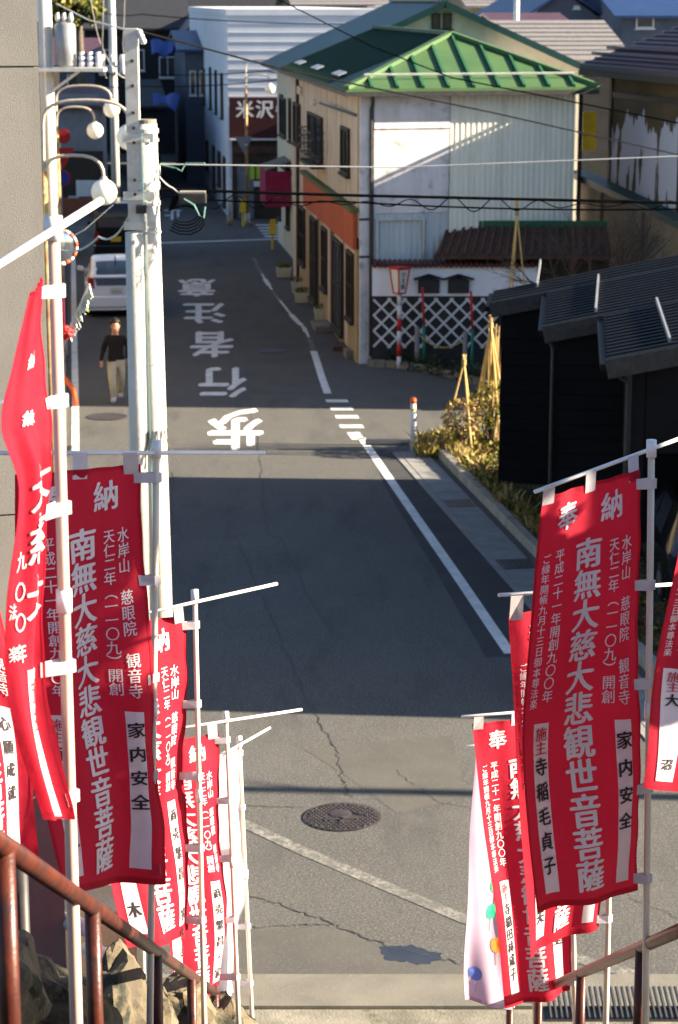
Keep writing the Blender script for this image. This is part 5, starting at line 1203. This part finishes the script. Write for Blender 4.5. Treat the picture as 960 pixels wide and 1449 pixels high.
make('belt', MB().tube([pc+A3(0,.005,.905), pc+A3(0,.005,.935)], .0, 4) if False else MB().ball(pc+A3(0,0,.915), .17, 20, 6, (1,.78,.11)), 'dark_wood', man, True)

# ================================================================== TREES
def tree(base, h, cr, cz, label, n, size, mats=('leaf_dark','leaf_a'), name='evergreen_tree', clumps=26):
    t = thing(name, base, label, 'tree'); b = A3(*base); m = MB(); top = b+A3(0,0,h*.85)
    m.tube([b-A3(0,0,.2), b+A3(.05,0,h*.4), top], [.03*h, .02*h, .008*h], 10); fm = MB()
    for k in range(clumps):
        d = A3(rnd.gauss(0,1), rnd.gauss(0,1), rnd.gauss(0,1)); d /= np.linalg.norm(d); c = b+A3(0,0,cz)+d*A3(*cr)*rnd.uniform(.45,.95)
        s = b+A3(0,0,min(h*.8, max(h*.3, c[2]-b[2]-.4))); m.tube([s, (s+c)/2+A3(0,0,.1), c], [.011*h,.007*h,.003*h], 6)
        q = min(cr)*rnd.uniform(.28,.42); leaves(fm, c, n//clumps, q, q, q*.8, size, len(mats), True)
    make('trunk', m, 'bark', t, True); make('crown', fm, list(mats), t)
tree((3.35, 8.3, 3.2), 4.5, (1.15,1.3,1.45), 3.05, 'evergreen tree on the bank right of the stairs', 16000, .12)
tree((6.6, 8.2, 1.8), 9.6, (1.3,1.5,1.0), 8.1, 'taller evergreen tree added out of view to shade the left banner', 3600, .13)  # added out of view so its crown shades the left banner's top
b = D(112, 40, 101); tree((b[0], 101, 0), 11, (1.3,1.3,1.5), 8.4, 'distant green garden tree behind the transformer', 2600, .32, ('leaf_a','leaf_b'))
b = D(190, 10, 160); tree((b[0], 160, 0), 11.5, (3.5,2.5,2.6), 8.8, 'distant green tree above the dark roofs', 2400, .6, ('leaf_a','leaf_b'))
# bare winter tree before the annex
bt = D(835, 420, 47.6); bt[2] = 0; t = thing('bare_tree', bt, 'leafless winter tree with thin twigs before the beige annex', 'tree'); tm, wm_ = MB(), MB()
tm.tube([bt, bt+A3(.05,0,1.0), bt+A3(0,0,2.0)], [.09,.075,.06], 8)
def grow(p, d, l, r, dep):
    q = p+d*l*.5+A3(rnd.uniform(-.05,.05), 0, .02); e = p+d*l; (tm if dep > 2 else wm_).tube([p, q, e], [r, r*.8, r*.6], 5 if dep > 2 else 4)
    if dep == 0: return
    for _ in range(3):
        nd = d+A3(rnd.gauss(0,.5), rnd.gauss(0,.4), rnd.gauss(.1,.35)); nd /= np.linalg.norm(nd); grow(p+d*l*rnd.uniform(.55,1), nd, l*rnd.uniform(.6,.85), r*.55, dep-1)
for k in range(7):
    a = rnd.uniform(0, 6.28); d = A3(math.cos(a)*.8, math.sin(a)*.4, rnd.uniform(.5,1)); d /= np.linalg.norm(d); grow(bt+A3(0,0,rnd.uniform(1.3,2)), d, 1.1, .045, 4)
make('trunk', tm, 'twig', t); make('twigs', wm_, 'twig', t)
# ================================================================== VOTIVE BANNERS
MAIN = '南無大慈大悲観世音菩薩'
COLA, COLB = '水岸山　慈眼院　観音寺', '天仁二年（一一〇九）開創'
COLC, COLD = '平成二十一年開創九〇〇年', 'ご縁年開帳九月十三日御本尊法楽'
NG = 'red votive banners along the handrails'
def banner(label, rows, pole, bar, ink_l='寺稲毛貞子', ink_r='家内安全', cloth='cloth_red', text=True, wave=.012, seed=0, wid=.6, hei=1.8, pole_r=.0135, pole_m='banner_pole', cols=None, ties=(.03,.27,.5,.74,.965), side='R', strips=((.12,.25),(.76,.89)), bar_r=.009, top_tabs=(.06,.5,.93), custom=None, fold=.02):
    rr = random.Random(seed); ph = [rr.uniform(0, 6.28) for _ in range(6)]
    vv = [r[0] for r in rows]; Lp = np.array([D(*r[1]) for r in rows]); Rp = np.array([D(*r[2]) for r in rows])
    def cr(P, v):
        i = max(0, min(len(vv)-2, int(np.searchsorted(vv, v, 'right'))-1)); h = vv[i+1]-vv[i]; f = (v-vv[i])/h
        m0 = (P[i+1]-P[i-1])/(vv[i+1]-vv[i-1])*h if i > 0 else P[i+1]-P[i]; m1 = (P[i+2]-P[i])/(vv[i+2]-vv[i])*h if i+2 < len(vv) else P[i+1]-P[i]
        return (2*f**3-3*f*f+1)*P[i]+(f**3-2*f*f+f)*m0+(-2*f**3+3*f*f)*P[i+1]+(f**3-f*f)*m1
    cache = {}
    def edges(v):
        k = round(v, 4)
        if k not in cache: cache[k] = (cr(Lp, v), cr(Rp, v))
        return cache[k]
    def S(u, v, off=0.0):
        l, r = edges(v); d = r-l; n = np.cross(d, A3(0,0,-1)); n /= np.linalg.norm(n)
        if np.dot(n, C_-l) < 0: n = -n
        amp = 1.7*wave*(.25+.75*min(1, v*2.2))
        w = amp*(math.sin(u*7.5+ph[0]+2.2*v)+.6*math.sin(u*13+ph[1]-3.5*v)+.5*math.sin(v*9+ph[2]+u*2))
        w += fold*math.sin(6.3*(u*.9+v*1.5)+ph[5])*min(1, v*1.5)*(.3+.7*u)
        w += .0035*math.sin(v*46+ph[3]+5*u)*math.exp(-abs(u-(1 if side == 'R' else 0))*5)
        w += .006*math.sin(u*26+ph[4])*math.exp(-v*9)
        return l+d*u+n*(w+off)
    base = D(*pole[1]); t = thing('votive_banner', base, label, 'banner', NG)
    def grid(u0, u1, v0, v1, nu, nv, off):
        vs = [S(u0+(u1-u0)*i/nu, v0+(v1-v0)*j/nv, off) for j in range(nv+1) for i in range(nu+1)]
        return MB().add(vs, [(j*(nu+1)+i, j*(nu+1)+i+1, (j+1)*(nu+1)+i+1, (j+1)*(nu+1)+i) for j in range(nv) for i in range(nu)])
    cl = make('cloth', grid(0, 1, 0, 1, 36, 90, 0), cloth, t, True)
    for q_ in ((0,.022,0,1,2,90), (.978,1,0,1,2,90), (.023,.977,.985,1,36,2), (.023,.977,0,.008,36,2)): make('hem', grid(*q_, .0018), cloth, cl, True)
    p1, p0 = D(*pole[0]), D(*pole[1])
    ext = p0+(p0-p1)*.25
    make('pole', MB().tube([ext, p0, (p0+p1)/2, p1], [pole_r*1.15, pole_r*1.15, pole_r, pole_r], 14), pole_m, t, True)
    dz = (p1-p0)/np.linalg.norm(p1-p0)
    make('pole_cap', MB().tube([p1-dz*.02, p1+dz*.05], pole_r*1.5, 12), 'white_plastic', t, True)
    jm = p1-dz*np.linalg.norm(p1-p0)*.48; make('pole_joint', MB().tube([jm, jm+dz*.07], pole_r*1.35, 12), 'white_plastic', t, True)
    b0, b1 = D(*bar[0]), D(*bar[1]); make('crossbar', MB().tube([b0, (b0+b1)/2, b1], bar_r, 10), 'white_plastic', t, True)
    def on_bar(P):
        d = b1-b0; f = np.clip((P[0]-b0[0])/(d[0] if abs(d[0]) > 1e-3 else 1e-3), 0, 1); return b0+d*f
    for u in top_tabs:
        a, b = S(u-.055, .022, .002), S(u+.055, .022, .002); qa, qb = on_bar(a), on_bar(b); e = A3(0,-.012,.004)
        make('loop_tab', MB().add([a, b, qb+e, qa+e, qa-e, qb-e, b+A3(0,.01,0), a+A3(0,.01,0)], [(0,1,2,3),(3,2,5,4),(4,5,6,7)]), 'tab_white', t)
    eu = 1.0 if side == 'R' else 0.0
    for v in ties:
        a, b = S(eu-.05 if eu else .05, v-.011, .003), S(eu-.05 if eu else .05, v+.013, .003); zc = (a[2]+b[2])/2
        q = p1+(p0-p1)*np.clip((p1[2]-zc)/(p1[2]-p0[2]), 0, 1); h = A3(0,0,.02); fr_ = A3(0,-pole_r*1.5,0); sx = A3(pole_r*1.7*(1 if side == 'R' else -1),0,0)
        make('tie_tab', MB().add([a, b, q+fr_-h, q+fr_+h, q+sx-h, q+sx+h, q-fr_-h, q-fr_+h], [(0,1,2,3),(3,2,4,5),(5,4,6,7),(7,6,1,0)]), 'tab_white', t)
    if not text: return t, cl, S, grid
    cm, ca, cb, cc, cd = cols or (.50, .845, .725, .215, .095)
    def column(mb, s, u, v0, v1, sw, sh, bold, off, one=None):
        n = len(s)
        for k, ch in enumerate(s):
            if ch == '　': continue
            cu, cv = u, v0+(v1-v0)*(k/(max(1,n-1))); q = MB() if one else mb
            v, f = bold_glyph(ch, bold, .08)
            if ch in '（）': v = [(y, -x, e) for x, y, e in v]
            q.add([S(cu+x*sw/wid, cv-y*sh/hei, off+e) for x, y, e in v], f)
            if one: make('character', q, one, cl)
    if custom:
        for s, u, v0, v1, sw, sh, b in custom: column(None, s, u, v0, v1, sw, sh, b, .004, 'cloth_white')
        make('name_strip', grid(.36, .8, .73, .995, 8, 30, .0035), 'cloth_white', cl); column(None, '施主', .56, .765, .815, .12, .085, .012, .007, 'ink_red')
        return t, cl, S, grid
    m = MB(); column(m, MAIN, cm, .172, .928, .150, .142, .032, .004, 'cloth_white')
    for ch, u in (('奉', .27), ('納', .71)): column(m, ch, u, .065, .065, .130, .130, .028, .004, 'cloth_white')
    column(m, COLA, ca, .16, .525, .062, .066, .014, .004); column(m, COLB, cb, .16, .522, .058, .062, .012, .004)
    column(m, COLC, cc, .16, .51, .056, .058, .012, .004); column(m, COLD, cd, .165, .525, .044, .046, .010, .004)
    kind(make('small_lettering', m, 'cloth_white', cl), 'stuff')
    for (u0, u1), s in zip(strips, ('L', 'R')):
        nsx = make('name_strip', grid(u0, u1, .575, .965, 6, 40, .0035), 'cloth_white', cl)
        m = MB(); c = (u0+u1)/2
        if s == 'L':
            column(m, '施主', c, .60, .632, .062, .062, .012, .007, 'ink_red'); column(m, ink_l, c, .675, .90, .066, .078, .03, .007, 'ink')
        else: column(m, ink_r, c, .62, .62+.062*(len(ink_r)-1), .078, .074, .032, .007, 'ink')
    return t, cl, S, grid
# right side, nearest to farthest
banner('large shaded red banner at right with full column of white characters',
    [(0,(768,704,8.28),(905,664,8.5)), (.3,(750,868,8.25),(906,845,8.5)), (.57,(737,1025,8.2),(905,1010,8.5)), (.8,(746,1170,8.22),(905,1150,8.5)), (1,(757,1290,8.25),(907,1262,8.5))],
    ((922,640,8.5),(914,1400,8.5)), ((757,696,8.2),(985,612,8.75)), seed=1, wave=.010, bar_r=.008)
banner('red banner mostly hidden behind the large right one, sunlit lower hem',
    [(0,(720,868,10.0),(868,850,10.2)), (.5,(733,1100,10.0),(866,1090,10.2)), (.8,(740,1250,10.0),(858,1230,10.2)), (1,(746,1352,10.0),(845,1312,10.2))],
    ((872,832,10.2),(858,1420,10.2)), ((706,842,9.9),(965,826,10.4)), '高橋和夫', '商売繁昌', seed=2)
banner('narrow visible red banner at lower right beside the pink balloon banner',
    [(0,(668,1024,12.0),(792,1012,12.2)), (.4,(684,1180,12.0),(800,1170,12.2)), (.8,(706,1340,12.0),(808,1325,12.2)), (1,(718,1430,12.0),(808,1402,12.2))],
    ((806,1000,12.2),(814,1446,12.2)), ((654,1014,11.9),(835,1000,12.4)), '寺稲田林成子', '身体健全', seed=3, wave=.014)
t, cl, S, grid = banner('pale pink banner with coloured balloons at lower right',
    [(0,(672,1062,13.4),(770,1055,13.6)), (.35,(664,1190,13.35),(765,1180,13.6)), (.7,(660,1320,13.35),(750,1310,13.6)), (1,(664,1418,13.35),(735,1430,13.6))],
    ((752,1045,13.6),(757,1446,13.6)), ((662,1056,13.3),(775,1042,13.7)), cloth='cloth_pink', text=False, seed=4, wave=.02)
for (u, v, mt) in ((.42,.33,'balloon_blue'), (.44,.53,'balloon_green'), (.40,.63,'balloon_green'), (.5,.76,'balloon_orange'), (.78,.92,'balloon_orange'), (.2,.88,'balloon_blue')):
    vs = [S(u, v, .004)]+[S(u+.085*math.cos(a), v+.026*math.sin(a)*(1.25 if math.sin(a) > 0 else 1), .004) for a in np.linspace(0, 2*math.pi, 16, endpoint=False)]
    m = MB().add(vs, [(0, 1+j, 1+(j+1) % 16) for j in range(16)]); p = [S(u, v+.03+.012*k, .004) for k in range(5)]; m.tube(p, .0015, 4); make('balloon_print', m, mt, cl)
banner('red banner with a long white strip cut by the right edge of the view',
    [(0,(985,690,7.4),(1130,680,7.6)), (.35,(950,845,7.38),(1095,840,7.6)), (.65,(928,980,7.36),(1080,985,7.6)), (1,(905,1112,7.34),(1062,1136,7.6))],
    ((1140,650,7.6),(1120,1420,7.6)), ((975,685,7.3),(1200,640,7.7)), '大沼', '家内安全', seed=5, strips=((.08,.25),(.76,.89)))
# left side
banner('sunlit red banner at left, its hem above the handrail',
    [(0,(23,672,8.45),(199,657,8.8)), (.3,(30,860,8.45),(206,838,8.8)), (.57,(42,1010,8.42),(213,1000,8.8)), (.85,(66,1165,8.36),(230,1160,8.8)), (1,(84,1266,8.36),(218,1246,8.8))],
    ((222,640,8.8),(213,1400,8.8)), ((-8,641,8.5),(375,641,9.0)), '寺里水久子', '家内安全', seed=6, wave=.016, fold=.036)
banner('second red banner on the left, half hidden, white strip of black writing',
    [(0,(128,890,10.32),(262,870,10.8)), (.45,(140,1090,10.32),(268,1078,10.8)), (.75,(160,1215,10.32),(272,1205,10.8)), (1,(186,1345,10.32),(276,1318,10.8))],
    ((276,848,10.8),(289,1430,10.8)), ((205,868,10.5),(392,826,11.2)), '鈴木', '商売繁昌・家内安全', seed=7, wave=.016, strips=((.12,.25),(.70,.86)))
banner('third red banner on the left, bleached by the sun',
    [(0,(196,1058,12.5),(308,1036,13.0)), (.4,(212,1190,12.5),(316,1180,13.0)), (.75,(235,1320,12.5),(324,1305,13.0)), (1,(252,1428,12.5),(320,1395,13.0))],
    ((320,1018,13.0),(338,1446,13.0)), ((250,1031,12.7),(427,1004,13.4)), '佐藤', '商売繁昌・家内安全', seed=8, wave=.016, strips=((.12,.25),(.70,.86)))
banner('plain white banner last in the left row',
    [(0,(285,1072,13.55),(338,1056,14.0)), (.25,(290,1150,13.55),(346,1135,14.0)), (.55,(298,1260,13.55),(345,1255,14.0)), (.8,(305,1340,13.55),(338,1330,14.0)), (1,(300,1420,13.55),(348,1405,14.0))],
    ((339,1052,14.0),(357,1446,14.0)), ((318,1066,13.55),(382,1030,14.2)), cloth='cloth_white', text=False, seed=9, wave=.02)
banner('nearest red banner twisted round its pole at the left edge',
    [(0,(44,420,6.2),(62,392,6.3)), (.16,(20,520,6.15),(62,500,6.3)), (.32,(2,606,6.1),(68,600,6.3)), (.42,(26,690,6.15),(68,650,6.28)), (.62,(14,860,6.15),(68,840,6.3)), (.8,(22,1010,6.15),(70,1000,6.3)), (1,(64,1160,6.2),(92,1158,6.32))],
    ((76,330,6.35),(107,1400,6.35)), ((-30,392,6.0),(143,284,6.55)), '寺岡', '家内安全', seed=10, wave=.008, pole_r=.018, pole_m='banner_pole_pink', wid=.42, bar_r=.012, top_tabs=(), custom=(('納縁', .55, .16, .30, .16, .07, .012), ('大慈大', .66, .445, .615, .27, .125, .02), ('九〇〇年', .24, .55, .70, .09, .06, .012), ('法楽', .1, .63, .70, .06, .05, .01)))
banner('red banner with large characters low at the left edge behind the twisted one',
    [(0,(-150,640,7.2),(-16,790,7.4)), (.35,(-125,850,7.2),(12,900,7.4)), (.7,(-90,1050,7.2),(42,1070,7.4)), (1,(-75,1250,7.2),(58,1225,7.4))],
    ((-165,600,7.3),(-120,1400,7.3)), ((-180,620,7.1),(30,560,7.5)), '大竹', '心願成就', seed=11, side='L', strips=((.12,.25),(.68,.86)), top_tabs=(.06,.5))
